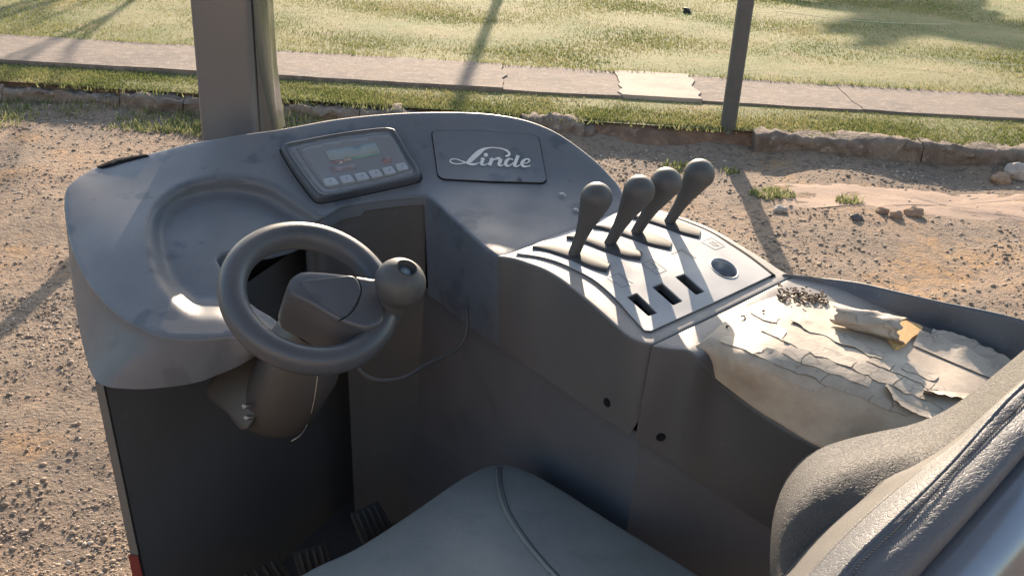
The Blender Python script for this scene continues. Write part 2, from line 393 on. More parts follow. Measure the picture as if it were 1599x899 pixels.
SB = [(664, 458, 1.125), (690, 475, 1.122), (735, 511, 1.115), (780, 542, 1.11), (830, 576, 1.105), (880, 610, 1.10), (930, 644, 1.094), (988, 682, 1.09)]
legRb = [at_z(*p) for p in reversed(SB[:4])]
mb, dash_uv = deck([(crest, cbot), (backe, .16), (seam, .03), (legR, legRb), (legB[:4], .012), (legB[3:], .02), (legF, .02)], dash, 6, rad=.005)
part(mb, 'dashboard', M_dash, sharp=50)
lw_ = dash.P(catmull(legB[:4] + [(548, 316), (530, 320), (500, 338), (475, 357)], n=30)) + np.array([0, .006, -.006])
low_ = np.where(np.arange(30) < 19, .62, 1.08)
mb = MB(); mb.grid([list(np.column_stack([lw_[:, :2], lw_[:, 2] * (1 - f) + low_ * f])) for f in np.linspace(0, 1, 6)])
part(mb, 'legwell_panel', M_dark)
# slit vent near the left shoulder
sl = rounded([(150, 261), (180, 249), (228, 241), (234, 244), (195, 254), (160, 264)], 3)
part(sheet(sl, dash, .0012, 5), 'vent_slit', M_hole)

# ---- logo cover
logo = Surf([(690, 215, 1.0), (840, 215, 1.0), (690, 280, 1.0)]) if False else dash
lp = rounded(dense([(673, 206), (692, 204), (760, 206), (832, 211), (842, 216), (854, 284), (848, 288), (770, 286), (692, 282), (683, 277)], 14), 5)
lgroove = part(sheet(lp, dash, .0012, 6), 'cover_groove', M_hole)
lc = lp.mean(0); lin = lc + (lp - lc) * [.985, .968]
logo_cover = part(sheet(lin, dash, .0032, 6), 'logo_cover', M_dash, sharp=40)
def stroke(pts, wid, step=12):
    c = catmull(np.column_stack([np.array(pts, float), np.array(wid, float)]), step=step)
    t = np.gradient(c[:, :2], axis=0); t /= np.linalg.norm(t, axis=1)[:, None] + 1e-9; nn = np.stack([-t[:, 1], t[:, 0]], 1)
    return c[:, :2] + nn * c[:, 2:] / 2, c[:, :2] - nn * c[:, 2:] / 2
def print_strokes(strokes, org, k, surf, lift, name, m_, parent):
    mb = MB()
    for q, (pts, wid) in enumerate(strokes):
        a, b = stroke(pts, wid); a = a / k + org; b = b / k + org
        mb.grid([list(surf.P(a, lift + q * 6e-5)), list(surf.P(b, lift + q * 6e-5))])
    o = mb.out(name, m_, parent, smooth=False); return o
Ls = [([(1048, 282), (1100, 268), (1118, 236), (1080, 190), (1000, 156), (900, 140), (800, 139), (700, 162), (620, 215), (540, 285), (460, 360), (405, 398)], [22, 44, 40, 34, 22, 18, 20, 44, 80, 84, 70, 30]),
      ([(470, 365), (400, 388), (320, 406), (230, 411), (155, 388), (135, 360), (165, 332), (240, 330), (330, 362), (400, 390), (470, 415), (540, 418), (600, 400), (640, 380)], [30, 24, 18, 18, 22, 22, 18, 16, 18, 26, 36, 32, 16, 10]),
      ([(640, 322), (670, 316), (690, 312)], [10, 16, 26]), ([(690, 312), (668, 370), (655, 420)], [54, 56, 50]), ([(640, 418), (690, 432), (740, 418), (775, 395)], [26, 24, 16, 8]),
      ([(694, 262), (728, 262), (764, 262)], [36, 66, 36]),
      ([(790, 330), (820, 322), (846, 318)], [10, 16, 24]), ([(836, 318), (812, 380), (790, 440)], [56, 58, 58]),
      ([(820, 380), (865, 340), (920, 322), (965, 322)], [14, 22, 40, 46]), ([(975, 325), (962, 375), (935, 430)], [56, 60, 52]), ([(925, 432), (970, 446), (1010, 432), (1045, 405)], [26, 24, 16, 8]),
      ([(1180, 345), (1130, 328), (1080, 352), (1055, 400), (1065, 440), (1105, 448), (1150, 425), (1180, 390)], [22, 26, 50, 54, 44, 24, 18, 16]),
      ([(1262, 270), (1235, 340), (1205, 420), (1190, 448)], [58, 56, 56, 44]), ([(1185, 450), (1235, 458), (1280, 440), (1310, 415)], [24, 24, 16, 8]),
      ([(1345, 408), (1405, 398), (1445, 372), (1440, 340), (1400, 332), (1350, 362), (1322, 410), (1345, 450), (1400, 458), (1450, 446), (1475, 436)], [14, 18, 26, 30, 26, 50, 54, 44, 26, 16, 10])]
print_strokes(Ls, np.array([690, 220.]), 10.66, dash, .0040, 'lettering', M_letter, logo_cover)

# ---- display unit
def ring(loop, s): c = loop.mean(0); return c + (loop - c) * s
du = catmull([(440, 240), (441, 233), (455, 229), (520, 216), (590, 206), (610, 206), (619, 212), (638, 245), (656, 272), (656, 282), (642, 288), (575, 303), (512, 316), (498, 317), (488, 311), (463, 278)], n=90, closed=True)
part(sheet(ring(du, 1.018), dash, .0010, 6), 'display_seat', M_hole)
mb = MB(); rws = [(1.0, .001), (1.0, .007), (.985, .0125), (.96, .0150), (.93, .0152), (.90, .0138), (.885, .0125)]
mb.grid([list(dash.P(ring(du, s), h)) for s, h in rws], True)
display = part(mb, 'display_unit', M_wheel)
sc_loop = catmull([(463, 243), (464, 240), (520, 226), (600, 216), (610, 218), (620, 232), (640, 268), (637, 272), (600, 285), (520, 302), (508, 303), (500, 298), (480, 270)], n=60, closed=True)
part(sheet(ring(du, .905), dash, .0127, 6), 'screen', M_screen, display)
part(sheet(ring(sc_loop, 1.0), dash, .0132, 6, .0004), 'screen_border', M_icon, display)
part(sheet(ring(sc_loop, .985), dash, .0137, 6, .0006), 'screen_glass', M_screen, display)
def q2(pts): return np.array(pts, float) / 6.6625 + [430, 195]
part(sheet(dense(q2([(495, 325), (1020, 232), (1078, 345), (555, 425)]), 8), dash, .0142, 8, .0004), 'liquid_crystal_panel', M_lcd, display)
part(sheet(dense(q2([(560, 432), (690, 412), (705, 440), (575, 462)]), 8), dash, .0142, 8, .0004), 'red_gauge_bar', M_redp, display)
part(sheet(dense(q2([(690, 412), (770, 399), (782, 416), (700, 430)]), 8), dash, .0144, 8, .0004), 'orange_gauge_bar', M_yelp, display)
part(sheet(dense(q2([(770, 399), (1070, 335), (1080, 350), (785, 414)]), 8), dash, .0142, 8, .0004), 'green_gauge_bar', M_grnp, display)
part(sheet(dense(q2([(1095, 395), (1185, 375), (1200, 435), (1110, 455)]), 8), dash, .0142, 8, .0004), 'red_lamp', M_redp, display)
part(sheet(dense(q2([(545, 500), (800, 450), (830, 510), (580, 555)]), 8), dash, .0141, 8, .0003), 'red_legend', mat('faint_red_print', (.19, .155, .158), .42), display)
part(sheet(dense(q2([(645, 460), (668, 438), (688, 456), (668, 450)]), 4), dash, .0146, 4, .0003), 'warning_mark', M_letter, display)
bt = [(468, 625), (640, 595), (800, 568), (945, 536), (1090, 505), (1228, 465)]
for i, (x, y) in enumerate(bt):
    wd = 150 - 4 * i; B = q2([(x, y), (x + wd - 30, y - 22), (x + wd + 26, y + 48), (x + wd + 12, y + 58), (x + 52, y + 76), (x + 34, y + 66)])
    L = rounded(B, 2.2, 3); mb = MB(); c_ = L.mean(0)
    r_ = [list(dash.P(c_ + (L - c_) * s, h)) for s, h in ((1, .0136), (1, .0146), (.93, .0157), (.8, .0160))]
    mb.grid(r_, True); n_ = len(L); mb.F.append(tuple(range(len(mb.V) - n_, len(mb.V))))
    bo = part(mb, 'button', M_btn, display, sharp=40)
icons = []
for i, (x, y) in enumerate(bt):
    cx, cy = x + 84, y + 24; s = 11
    icons.append(([(cx - s, cy - s * .4), (cx + s, cy - s)], [5, 5]))
    if i % 2 == 0: icons.append(([(cx - s, cy + s * .7), (cx, cy + s * .5), (cx + s, cy + s * .2)], [5, 7, 5]))
    else: icons.append(([(cx - s * .5, cy - s), (cx + s * .6, cy + s)], [6, 6]))
for ic in icons: print_strokes([ic], np.array([430, 195.]), 6.6625, dash, .0163, 'button_symbol', M_icon, display)

# ---- screws on the dash by the levers
for (u, v, r) in ((877, 305, .006), (899, 329, .0045), (437, 495, .003)):
    if u < 500: continue
    p = dash.P([(u, v)])[0]; n = dash.N([(u, v)])[0]; mb = MB()
    mb.lathe(p, n, [(r * 1.35, .0002), (r * 1.3, .0012), (r, .0012), (r * .95, .0026), (r * .5, .0034), (.0001, .0030)], 14)
    part(mb, 'screw', M_screw)

# ---- control console
cons = Surf([(780, 399, 1.268), (830, 414, 1.268), (880, 440, 1.259), (930, 480, 1.250), (980, 522, 1.241), (1018, 536, 1.239), (1125, 483, 1.245), (1235, 431, 1.250), (1190, 405, 1.257),
             (1130, 370, 1.267), (1080, 347, 1.272), (1030, 330, 1.276), (985, 324, 1.279), (960, 334, 1.277), (895, 359, 1.271), (840, 378, 1.268), (1000, 400, 1.272), (1080, 430, 1.262), (1040, 470, 1.255)])
cl = [(780, 399), (805, 403), (830, 411), (855, 421), (880, 436), (905, 455), (930, 476), (955, 498), (980, 520), (1000, 531), (1017, 535)]
clb = [at_z(*p) for p in SB[3:]]
cfront = [(1017, 535), (1075, 507), (1150, 471), (1233, 431)]
cright = [(1233, 431), (1212, 419), (1190, 404), (1160, 386), (1130, 368), (1105, 355), (1080, 345), (1055, 337), (1030, 329), (1000, 323), (975, 326)]
cback = [(975, 326), (960, 336), (895, 361), (840, 380), (797, 396), (780, 399)]
slots = [[(831, 390), (845, 387), (885, 393), (909, 403), (949, 421), (951, 425), (943, 427), (909, 415), (881, 402), (837, 394)],
         [(885, 373), (913, 373), (959, 384), (998, 401), (1001, 405), (991, 407), (952, 395), (917, 381)],
         [(927, 357), (938, 355), (973, 360), (1009, 367), (1043, 381), (1047, 387), (1039, 391), (1005, 380), (973, 367), (934, 361)],
         [(988, 341), (1016, 342), (1052, 351), (1087, 364), (1092, 369), (1086, 373), (1055, 362), (1023, 350)]]
def c3(p): return np.array(p, float) / 4.993 + [930, 350]
cut = [c3([(240, 580), (320, 548), (484, 706), (410, 732)]), c3([(436, 502), (515, 468), (676, 614), (600, 648)]), c3([(614, 425), (690, 398), (848, 540), (778, 566)])]
cut = [dense(rounded(c, 1.8, 3), 6) for c in cut]
sock = np.array([(1130 + 21 * cos(a) * 1.0 + 4 * sin(a), 422 + 14.5 * sin(a) + 5 * cos(a)) for a in np.linspace(0, 2 * pi, 30, endpoint=False)])
mb, cons_uv = deck([(cl, clb), (cfront, .10), (cright, .10), (cback, .02)], cons, 6, rad=.0045, holes=[ring0(c, 1.10) for c in cut] + [ring0(sock, .97)])
cons_bolt = hit(mb, 948, 628)
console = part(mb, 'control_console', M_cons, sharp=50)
pl_out = catmull([(806, 398), (850, 378), (900, 360), (955, 338), (985, 330)], n=20)[:-1].tolist() + catmull([(985, 330), (1018, 334), (1050, 343), (1080, 354), (1110, 367), (1140, 386), (1170, 406), (1204, 432)], n=26)[:-1].tolist() + \
    catmull([(1204, 432), (1110, 476), (1016, 519)], n=20).tolist() + catmull([(1006, 518), (985, 495), (960, 467), (930, 441), (900, 424), (870, 411), (840, 403), (806, 398)], n=22)[:-1].tolist()
pl_out = np.array(pl_out)
class Lift:
    def __init__(s, b, h): s.b = b; s.h = h
    def P(s, uv, lift=0.): return s.b.P(uv, s.h + np.asarray(lift))
    def N(s, uv): return s.b.N(uv)
pl_c = [(pl_out, None)]
# dark gap round the plate, then the plate itself with its openings
mb = MB(); mb.grid([list(cons.P(ring(pl_out, 1.008), .0012)), list(cons.P(ring(pl_out, .97), .0012))], True); part(mb, 'plate_gap', M_hole, console)
gap_r = np.concatenate([catmull([(1003, 329), (1050, 339), (1080, 349), (1112, 363), (1145, 383), (1175, 403), (1211, 431)], n=24), catmull([(1204, 434), (1168, 408), (1110, 369), (1050, 345), (1003, 333)], n=20)])
part(sheet(gap_r, cons, .0016, 7), 'plate_gap', M_hole, console)
def deck_plate(outline, surf, spacing, holes):
    L = Lift(surf, .0035); L.depth = None
    nb = len(outline); hol = [np.asarray(h) for h in holes]
    lo, hi = outline.min(0), outline.max(0)
    gx, gy = np.meshgrid(np.arange(lo[0], hi[0], spacing), np.arange(lo[1], hi[1], spacing)); g = np.stack([gx.ravel(), gy.ravel()], 1)
    ok = inside(outline, g) & (pdist(outline, g) > 3)
    for h in hol: ok &= ~inside(h, g) & (pdist(h, g) > 2.5)
    allp = np.concatenate([outline] + hol + [g[ok]]); E = [(i, (i + 1) % nb) for i in range(nb)]; b0 = nb
    for h in hol: E += [(b0 + i, b0 + (i + 1) % len(h)) for i in range(len(h))]; b0 += len(h)
    vs, _, fs, ov, _, _ = delaunay_2d_cdt([Vector(p) for p in allp], E, [], 0, 1e-5); vs = np.array([tuple(v) for v in vs])
    inv = {q: i for i, o in enumerate(ov) for q in o}
    cen = np.array([vs[list(f)].mean(0) for f in fs]); k = inside(outline, cen)
    for h in hol: k &= ~inside(h, cen)
    P = L.P(vs); N_ = surf.N(vs); mb = MB(); mb.add(P, [f for f, q in zip(fs, k) if q])
    b0 = 0
    for lp_, dp in [(outline, .002)] + [(h, .0028) for h in hol]:
        ids = [inv[b0 + i] for i in range(len(lp_))]; b0 += len(lp_); b = len(mb.V); mb.V += [tuple(map(float, p)) for p in P[ids] - N_[ids] * dp]
        for i in range(len(ids)):
            j = (i + 1) % len(ids); mb.F.append((ids[i], ids[j], b + j, b + i))
    return mb
mb = deck_plate(pl_out, cons, 7, cut + [sock])
plate = part(mb, 'console_plate', M_plate, sharp=40)
for c in cut: part(sheet(ring(c, 1.12), cons, -.0125, 6, .001), 'switch_slot', M_hole, plate)
mids = [([(831, 391), (858, 390), (893, 399), (925, 412), (950, 423)], [2, 10, 13, 14, 9]), ([(884, 375), (912, 376), (945, 386), (976, 397), (1001, 404)], [2, 9, 12, 12, 8]),
        ([(926, 358), (952, 359), (985, 367), (1016, 378), (1047, 388)], [2, 8, 11, 12, 8]), ([(987, 343), (1010, 344), (1040, 352), (1066, 361), (1092, 370)], [2, 8, 10, 11, 8])]
for md, wd in mids:                                  # domed rubber strip in each lever slot
    c = catmull(np.column_stack([np.array(md, float), np.array(wd, float)]), n=24); t_ = np.gradient(c[:, :2], axis=0); t_ /= np.linalg.norm(t_, axis=1)[:, None]; nn = np.stack([-t_[:, 1], t_[:, 0]], 1)
    mb = MB(); mb.grid([list(cons.P(c[:, :2] + nn * c[:, 2:] * .80 * k, h)) for k, h in ((-1, .0030), (-.98, .0048), (-.75, .0066), (-.3, .0080), (.2, .0082), (.7, .0068), (.98, .0048), (1, .0030))]); part(mb, 'slot_cover', M_black, plate)
pc = cons.P([sock.mean(0)])[0]; nc = cons.N([sock.mean(0)])[0]
mb = MB(); r_ = []
for k, h in ((1.07, .0036), (1.03, .0046), (.97, .0042), (.90, .0), (.86, -.010), (.80, -.0125), (.62, -.0128), (.60, -.016)): r_.append(list(cons.P(ring(sock, k), 0) + nc * h))
mb.grid(r_, True); ring_o = part(mb, 'socket_ring', mat('socket_steel', (.24, .25, .27), .38, metal=.35), plate)
mb = MB(); mb.grid([list(cons.P(ring(sock, k), 0) + nc * h) for k, h in ((.62, -.0140), (.60, -.026), (.01, -.027))], True); part(mb, 'socket_bore', M_hole, plate)
def frame_icon(quad, extra=()):
    q = c3(quad); st = [([tuple(q[i]), tuple((q[i] + q[(i + 1) % 4]) / 2), tuple(q[(i + 1) % 4])], [1.3] * 3) for i in range(4)]
    for e in extra: st.append(([tuple(c3([p])[0]) for p in e], [1.2] * len(e)))
    mb = MB()
    for n_, (pts, wd) in enumerate(st):
        a, b = stroke(pts, wd, 2); mb.grid([list(cons.P(a, .0039 + n_ * 5e-5)), list(cons.P(b, .0039 + n_ * 5e-5))])
    return mb.out('lever_symbol', mat_emb, plate, smooth=False)
mat_emb = flat('embossed_line', (.20, .20, .21), .5)
frame_icon([(90, 428), (180, 400), (270, 490), (205, 510)], [[(180, 400), (240, 440), (290, 468)]])
frame_icon([(360, 325), (440, 292), (552, 372), (470, 406)], [[(420, 320), (470, 350), (440, 370)], [(440, 320), (490, 360)]])
frame_icon([(582, 240), (668, 210), (672, 216), (590, 248)], [[(668, 210), (720, 240), (782, 278)], [(664, 216), (716, 248), (768, 280)]])
frame_icon([(820, 150), (900, 118), (1004, 184), (930, 212)], [[(880, 150), (930, 180), (960, 176)], [(900, 144), (950, 172)]])

# ---- control levers
lev = [((895, 402), (931.5, 309), 25), ((951, 385), (998, 298), 25), ((992, 368), (1040, 286), 25), ((1043, 352), (1092, 272), 24.2)]
for b, k, r in lev:
    B = Vector(cons.P([b], .004)[0]); t0 = (np.array(B) - CAM) @ _F; K = Vector(at_y(k[0], k[1], B.y - .012)); rk = r / FPX * ((np.array(K) - CAM) @ _F)
    ax = (K - B); L = ax.length; ax.normalize(); mb = MB()
    prof = [(.0088, -.012), (.0088, 0), (.0092, .012), (.0102, L * .35), (.0135, L * .55), (.0190, L * .75), (.0232, L - rk * .35)]
    for a in np.linspace(-.22, 1.5, 14): prof.append((rk * cos(a) * 1.0, L + rk * sin(a)))
    # unite: neck radius must stay below the sphere
    prof = [(min(q, rk * .985) if h < L - rk * .3 else q, h) for q, h in prof]
    prof.append((.0002, L + rk)); mb.lathe(B, ax, prof, 28)
    lv = part(mb, 'control_lever', M_knob)

# ---- armrest box, rim and pad
arm = Surf([(1020, 536, 1.239), (1125, 483, 1.245), (1237, 431, 1.250), (1294, 440, 1.248), (1389, 483, 1.230), (1500, 533, 1.212), (1577, 572, 1.198), (1085, 552, 1.2365), (1120, 592, 1.19), (1150, 620, 1.168), (1220, 668, 1.153), (1310, 715, 1.139), (1420, 780, 1.122), (1700, 660, 1.16), (1250, 560, 1.205), (1400, 620, 1.18), (1060, 532, 1.2391), (1085, 528, 1.240), (1150, 510, 1.2415), (1200, 480, 1.2445)])
al = [(1022, 539.5), (1050, 543), (1080, 547), (1100, 572), (1120, 592), (1150, 617), (1220, 665), (1310, 714), (1420, 782), (1520, 845)]
alb = [at_z(*p) for p in [(992, 684, 1.09), (1020, 702, 1.069), (1045, 719, 1.05), (1060, 730, 1.04), (1090, 750, 1.018), (1120, 770, .995), (1210, 830, .935), (1300, 892, .88), (1420, 975, .82), (1520, 1045, .77)]]
aend = [(1520, 845), (1640, 780), (1780, 690)]
aright = [(1780, 690), (1700, 635), (1577, 574), (1500, 535), (1389, 485), (1340, 462), (1294, 442), (1239, 434)]
afront = [(1239, 434), (1152, 477.5), (1077, 513.5), (1022, 539.5)]
mb, arm_uv = deck([(al, alb), (aend, .2), (aright, .02), (afront, .08)], arm, 8, rad=.0035)
arm_bolt = hit(mb, 1032, 682)
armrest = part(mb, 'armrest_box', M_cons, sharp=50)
rim_o = catmull([(1230, 430), (1260, 433), (1294, 438), (1345, 445), (1389, 455), (1472, 474), (1555, 491), (1620, 508), (1800, 560)], n=40)
rim_i = catmull([(1232, 432), (1262, 437), (1292, 443), (1345, 466), (1392, 486), (1485, 527), (1555, 561), (1620, 592), (1800, 690)], n=40)
zo = np.interp(rim_o[:, 0], [1230, 1294, 1389, 1599, 1800], [1.252, 1.252, 1.256, 1.268, 1.27])
Ro = np.array([at_z(u, v, z) for (u, v), z in zip(rim_o, zo)]); Ri = arm.P(rim_i)
mb = MB(); dirn = Ro - Ri; dh = dirn * [1, 1, 0]; dh /= np.linalg.norm(dh, axis=1)[:, None] + 1e-9
rows = [Ri - [0, 0, .01], Ri, Ri + dirn * .5, Ri + dirn * .92, Ro + [0, 0, .002], Ro + dh * .006 + [0, 0, .002], Ro + dh * .011 - [0, 0, .003], Ro + dh * .013 - [0, 0, .03], Ro + dh * .014 - [0, 0, .12]]
mb.grid([list(r) for r in rows]); part(mb, 'armrest_rim', M_dash)

pad = Surf([(1084, 545, 1.236), (1140, 497, 1.245), (1200, 466, 1.250), (1250, 456, 1.25), (1300, 470, 1.246), (1400, 502, 1.236), (1500, 541, 1.222), (1580, 577, 1.208), (1700, 640, 1.19),
            (1150, 560, 1.246), (1250, 530, 1.253), (1350, 560, 1.248), (1200, 580, 1.240), (1350, 620, 1.231), (1480, 650, 1.219), (1450, 580, 1.226),
            (1100, 572, 1.204), (1150, 615, 1.180), (1220, 660, 1.165), (1310, 708, 1.150), (1400, 755, 1.135), (1300, 660, 1.187), (1450, 710, 1.170), (1200, 620, 1.198)])
po = [(1084, 545), (1100, 532), (1140, 497), (1175, 476), (1215, 462), (1250, 457), (1300, 471), (1400, 503), (1500, 542), (1580, 578), (1700, 640)]
pe = [(1700, 640), (1600, 720), (1480, 800)]
pb = [(1480, 800), (1400, 758), (1310, 708), (1260, 684), (1220, 660), (1185, 640), (1150, 615), (1120, 592), (1100, 570), (1088, 555), (1084, 545)]
mb, pad_uv = deck([(po, .006), (pe, .05), (pb, .0015)], pad, 9, rad=.003, rows=2)
padp = part(mb, 'armrest_pad', M_vinyl)
# cracked vinyl pieces, cut along the cracks that run down the pad and across it
e1 = np.array([.925, .38]); e2 = np.array([.66, -.75]); o0 = np.array([1100., 545.])
def pad_flake(s0, s1, t0, t1, curl):
    nu, nv = max(4, int((s1 - s0) / 9)), max(3, int((t1 - t0) / 7)); ph = random.random() * 9
    G = np.zeros((nv + 1, nu + 1, 2)); H = np.zeros((nv + 1, nu + 1))
    for a in range(nv + 1):
        for b in range(nu + 1):
            s = s0 + (s1 - s0) * b / nu; t = t0 + (t1 - t0) * a / nv
            j = noise.noise_vector(Vector((s * .045, t * .07, 3.3))) * 7 + noise.noise_vector(Vector((s * .2, t * .22, 8.1))) * 2.0
            G[a, b] = o0 + e1 * (s + j[0]) + e2 * (t + j[1])
            ea = abs(2 * a / nv - 1) ** 4; eb = abs(2 * b / nu - 1) ** 5
            H[a, b] = .0010 + curl * (.0016 * ea * (.5 + .5 * math.sin(ph + s * .08)) + .0020 * eb * (.5 + .5 * math.cos(ph + t * .2))) + .0007 * noise.noise(Vector((s * .08, t * .1, ph)))
    P = pad.P(G.reshape(-1, 2), H.ravel()); mb = MB()
    rows = P.reshape(nv + 1, nu + 1, 3); mb.grid([list(r) for r in rows])
    Nn = pad.N(G.reshape(-1, 2)).reshape(nv + 1, nu + 1, 3)
    bd = [(0, b) for b in range(nu + 1)] + [(a, nu) for a in range(1, nv + 1)] + [(nv, b) for b in range(nu - 1, -1, -1)] + [(a, 0) for a in range(nv - 1, 0, -1)]
    top = [rows[i] for i in bd]; low = [rows[i] - Nn[i] * .0009 for i in bd]; mb.grid([top, low], True)
    return mb, G
t = -44.0; nfl = 0
while t < 95:
    dt = random.uniform(10, 22); s = -30 + random.uniform(0, 30) - t * .0
    while s < 520:
        ds = random.uniform(24, 55) if random.random() < .5 else random.uniform(55, 120)
        if t > 40: ds *= 1.3
        g = .9
        quad = np.array([o0 + e1 * a + e2 * b for a in (s, s + ds) for b in (t, t + dt)])
        ok = inside(pad_uv, quad).all()
        lim = np.interp(quad[:, 0], [1085, 1200, 1350, 1480, 1560], [552, 592, 638, 672, 690])
        ok &= (quad[:, 1] < lim).all() and quad[:, 0].max() < 1600
        if ok and random.random() < .93:
            mb, G = pad_flake(s + g, s + ds - g, t + g, t + dt - g, random.choice([.15, .3, .5, .9]))
            part(mb, 'vinyl_flake', M_flake, padp, sharp=50); nfl += 1
        s += ds
    t += dt
# rolled-up flap with its brown underside, and the yellow foam behind it
ra, rb = Vector(pad.P([(1299, 506)], .016)[0]), Vector(pad.P([(1404, 534)], .019)[0])
ax = (rb - ra); up = Vector((0, 0, 1)); sd_ = ax.normalized().cross(up).normalized()
if sd_.y > 0: sd_ = -sd_
mb = MB(); mb2 = MB(); rowsO = []; rowsI = []
for i in range(13):
    f = i / 12; c = ra.lerp(rb, f); rr = .0135 + .005 * f
    ro_, ri_ = [], []
    for j in range(25):
        a = -1.9 + 4.6 * j / 24; wob = 1 + .24 * noise.noise(Vector((f * 3.2, j * .42, 2))) + .09 * noise.noise(Vector((f * 13, j * .8, 5)))
        sh = .010 * noise.noise(Vector((j * .4, 9, i == 0))) if i in (0, 12) else 0
        d = (sd_ * cos(a) * 1.25 + up * sin(a) * .92) * rr * wob; q = c + ax.normalized() * sh - ax.normalized() * .010 * max(0, cos(a - .6)) * f ** 4
        ro_.append(q + d); ri_.append(q + d * .90)
    rowsO.append(ro_); rowsI.append(ri_)
mb.grid(rowsO); mb2.grid(rowsI)
mb2.grid([rowsO[-1], rowsI[-1]]); mb2.grid([rowsO[0], rowsI[0]]); mb2.grid([[r[0] for r in rowsO], [r[0] for r in rowsI]]); mb2.grid([[r[-1] for r in rowsO], [r[-1] for r in rowsI]])
part(mb, 'rolled_flap', M_flake, padp); part(mb2, 'flap_lining', M_under, padp)
fo = catmull([(1352, 500), (1372, 497), (1410, 504), (1437, 513), (1435, 523), (1424, 530), (1408, 543), (1396, 545), (1380, 525)], n=40, closed=True)
part(sheet(fo + rng.normal(0, .6, fo.shape), pad, .0050, 5, .006), 'foam', M_foam, padp, sharp=40)
# lifted strips at the outer edge of the pad
def ribbon(pts, wd, h0, h1, name, m_):
    c = catmull(np.column_stack([np.array(pts, float), np.array(wd, float)]), n=26); t_ = np.gradient(c[:, :2], axis=0); t_ /= np.linalg.norm(t_, axis=1)[:, None]; nn = np.stack([t_[:, 1], -t_[:, 0]], 1)
    rows = []
    for k in range(6):
        f = k / 5; jit = np.array([noise.noise(Vector((i * .5, k * .1, h1 * 900))) for i in range(26)]) * 3.0 * (f > .8)
        uv = c[:, :2] + nn * (c[:, 2:] * f + jit[:, None] * (f > 0)); hh = h0 + (h1 - h0) * f ** 1.6 * (.8 + .35 * np.array([noise.noise(Vector((i * .28, 4, h1 * 500))) for i in range(26)]))
        rows.append(list(pad.P(uv, hh)))
    mb = MB(); mb.grid(rows); mb.grid([[Vector(p) - Vector((0, 0, .0012)) for p in r] for r in rows]); part(mb, name, m_, padp)
ribbon([(1425, 540), (1475, 562), (1530, 585), (1572, 602)], [14, 20, 16, 8], .002, .014, 'lifted_strip', M_flake)
ribbon([(1448, 538), (1500, 554), (1545, 570), (1590, 588)], [16, 20, 14, 8], .002, .012, 'lifted_strip', M_flake)
ribbon([(1560, 622), (1520, 616), (1470, 612), (1440, 613)], [10, 16, 14, 6], .002, .012, 'lifted_strip', M_flake)
ribbon([(1470, 648), (1440, 640), (1405, 622), (1385, 600)], [8, 12, 12, 8], .002, .008, 'lifted_strip', M_flake)

# ---- footwell: side wall, front wall, floor
wl = [at_z(u, v, z) for u, v, z in SB] + [at_z(*p) for p in [(1030, 709, 1.062), (1120, 770, .995), (1210, 830, .935), (1300, 892, .88), (1420, 975, .82)]]
A = at_y(580, 560, 1.86); wl = [np.array([A[0], A[1], 1.125])] + wl
wl = np.array(wl); inset = np.array([.012, .009, 0])
mb = MB(); mb.grid([list(wl + inset), list(np.column_stack([wl[:, :2] + inset[:2] - [.01, .01], np.minimum(.85, wl[:, 2] - .06)])), list(np.column_stack([wl[:, :2] + inset[:2] - [.03, .02], np.full(len(wl), .55)]))])
part(mb, 'footwell_side_wall', M_wall, sharp=30)
B = at_z(152, 596, 1.155); A2 = np.array([wl[0][0] + .012, wl[0][1] + .009])
fw = []
_pa, _pb = at_z(150, 595, 1.158), at_y(216, 905, at_z(150, 595, 1.158)[1] - .01); _sl = (_pb - _pa) / (_pa[2] - _pb[2])
for k_, z in enumerate((0, 1.0, .8, .55)):
    r = []
    for f in np.linspace(0, 1, 12):
        zz = (1.150 + .08 * f) if k_ == 0 else z; L0 = _pa + _sl * (1.158 - zz) + [.010, .004, 0]
        r.append(np.array([L0[0] + (A2[0] - L0[0]) * f, L0[1] + (A2[1] - L0[1]) * f + .03 * math.sin(pi * f), zz]))
    fw.append(r)
mb = MB(); mb.grid([[Vector(p) for p in r] for r in fw]); part(mb, 'footwell_front_wall', M_dark, sharp=30)
# left door edge: thin lit return of the outer skin
e_t, e_b = at_z(150, 595, 1.158), None
eb = at_y(216, 905, at_z(150, 595, 1.158)[1] - .01)
M_edge = mat('panel_edge_plastic', (.09, .092, .088), .5)
mb = MB(); pa, pb_ = Vector(e_t), Vector(eb); ext = (pb_ - pa) * 1.0
loop = [pa + Vector((-.002, 0, -.004)), pa + Vector((.010, -.002, -.003)), pb_ + Vector((.008, -.002, 0)) + ext, pb_ + Vector((-.006, 0, 0)) + ext]
mb.prism(loop, Vector((-.004, .02, 0))); part(mb, 'door_edge', M_edge, smooth=False)
r0_, r1_ = pa.lerp(pb_, .86), pa.lerp(pb_, 1.25)
mb = MB(); mb.prism([r0_ + Vector((-.006, -.003, 0)), r0_ + Vector((.009, -.004, 0)), r1_ + Vector((.010, -.004, 0)), r1_ + Vector((-.006, -.003, 0))], Vector((0, .003, 0))); part(mb, 'red_reflector', M_red, smooth=False)
mb = MB(); mb.grid([[Vector((-.46, 1.02, .62)), Vector((.7, .75, .62))], [Vector((-.42, 2.05, .62)), Vector((.7, 2.05, .62))]]); mb.box((.10, 1.40, .52), .95, 1.0, .16); part(mb, 'cab_floor', M_dark, smooth=False)
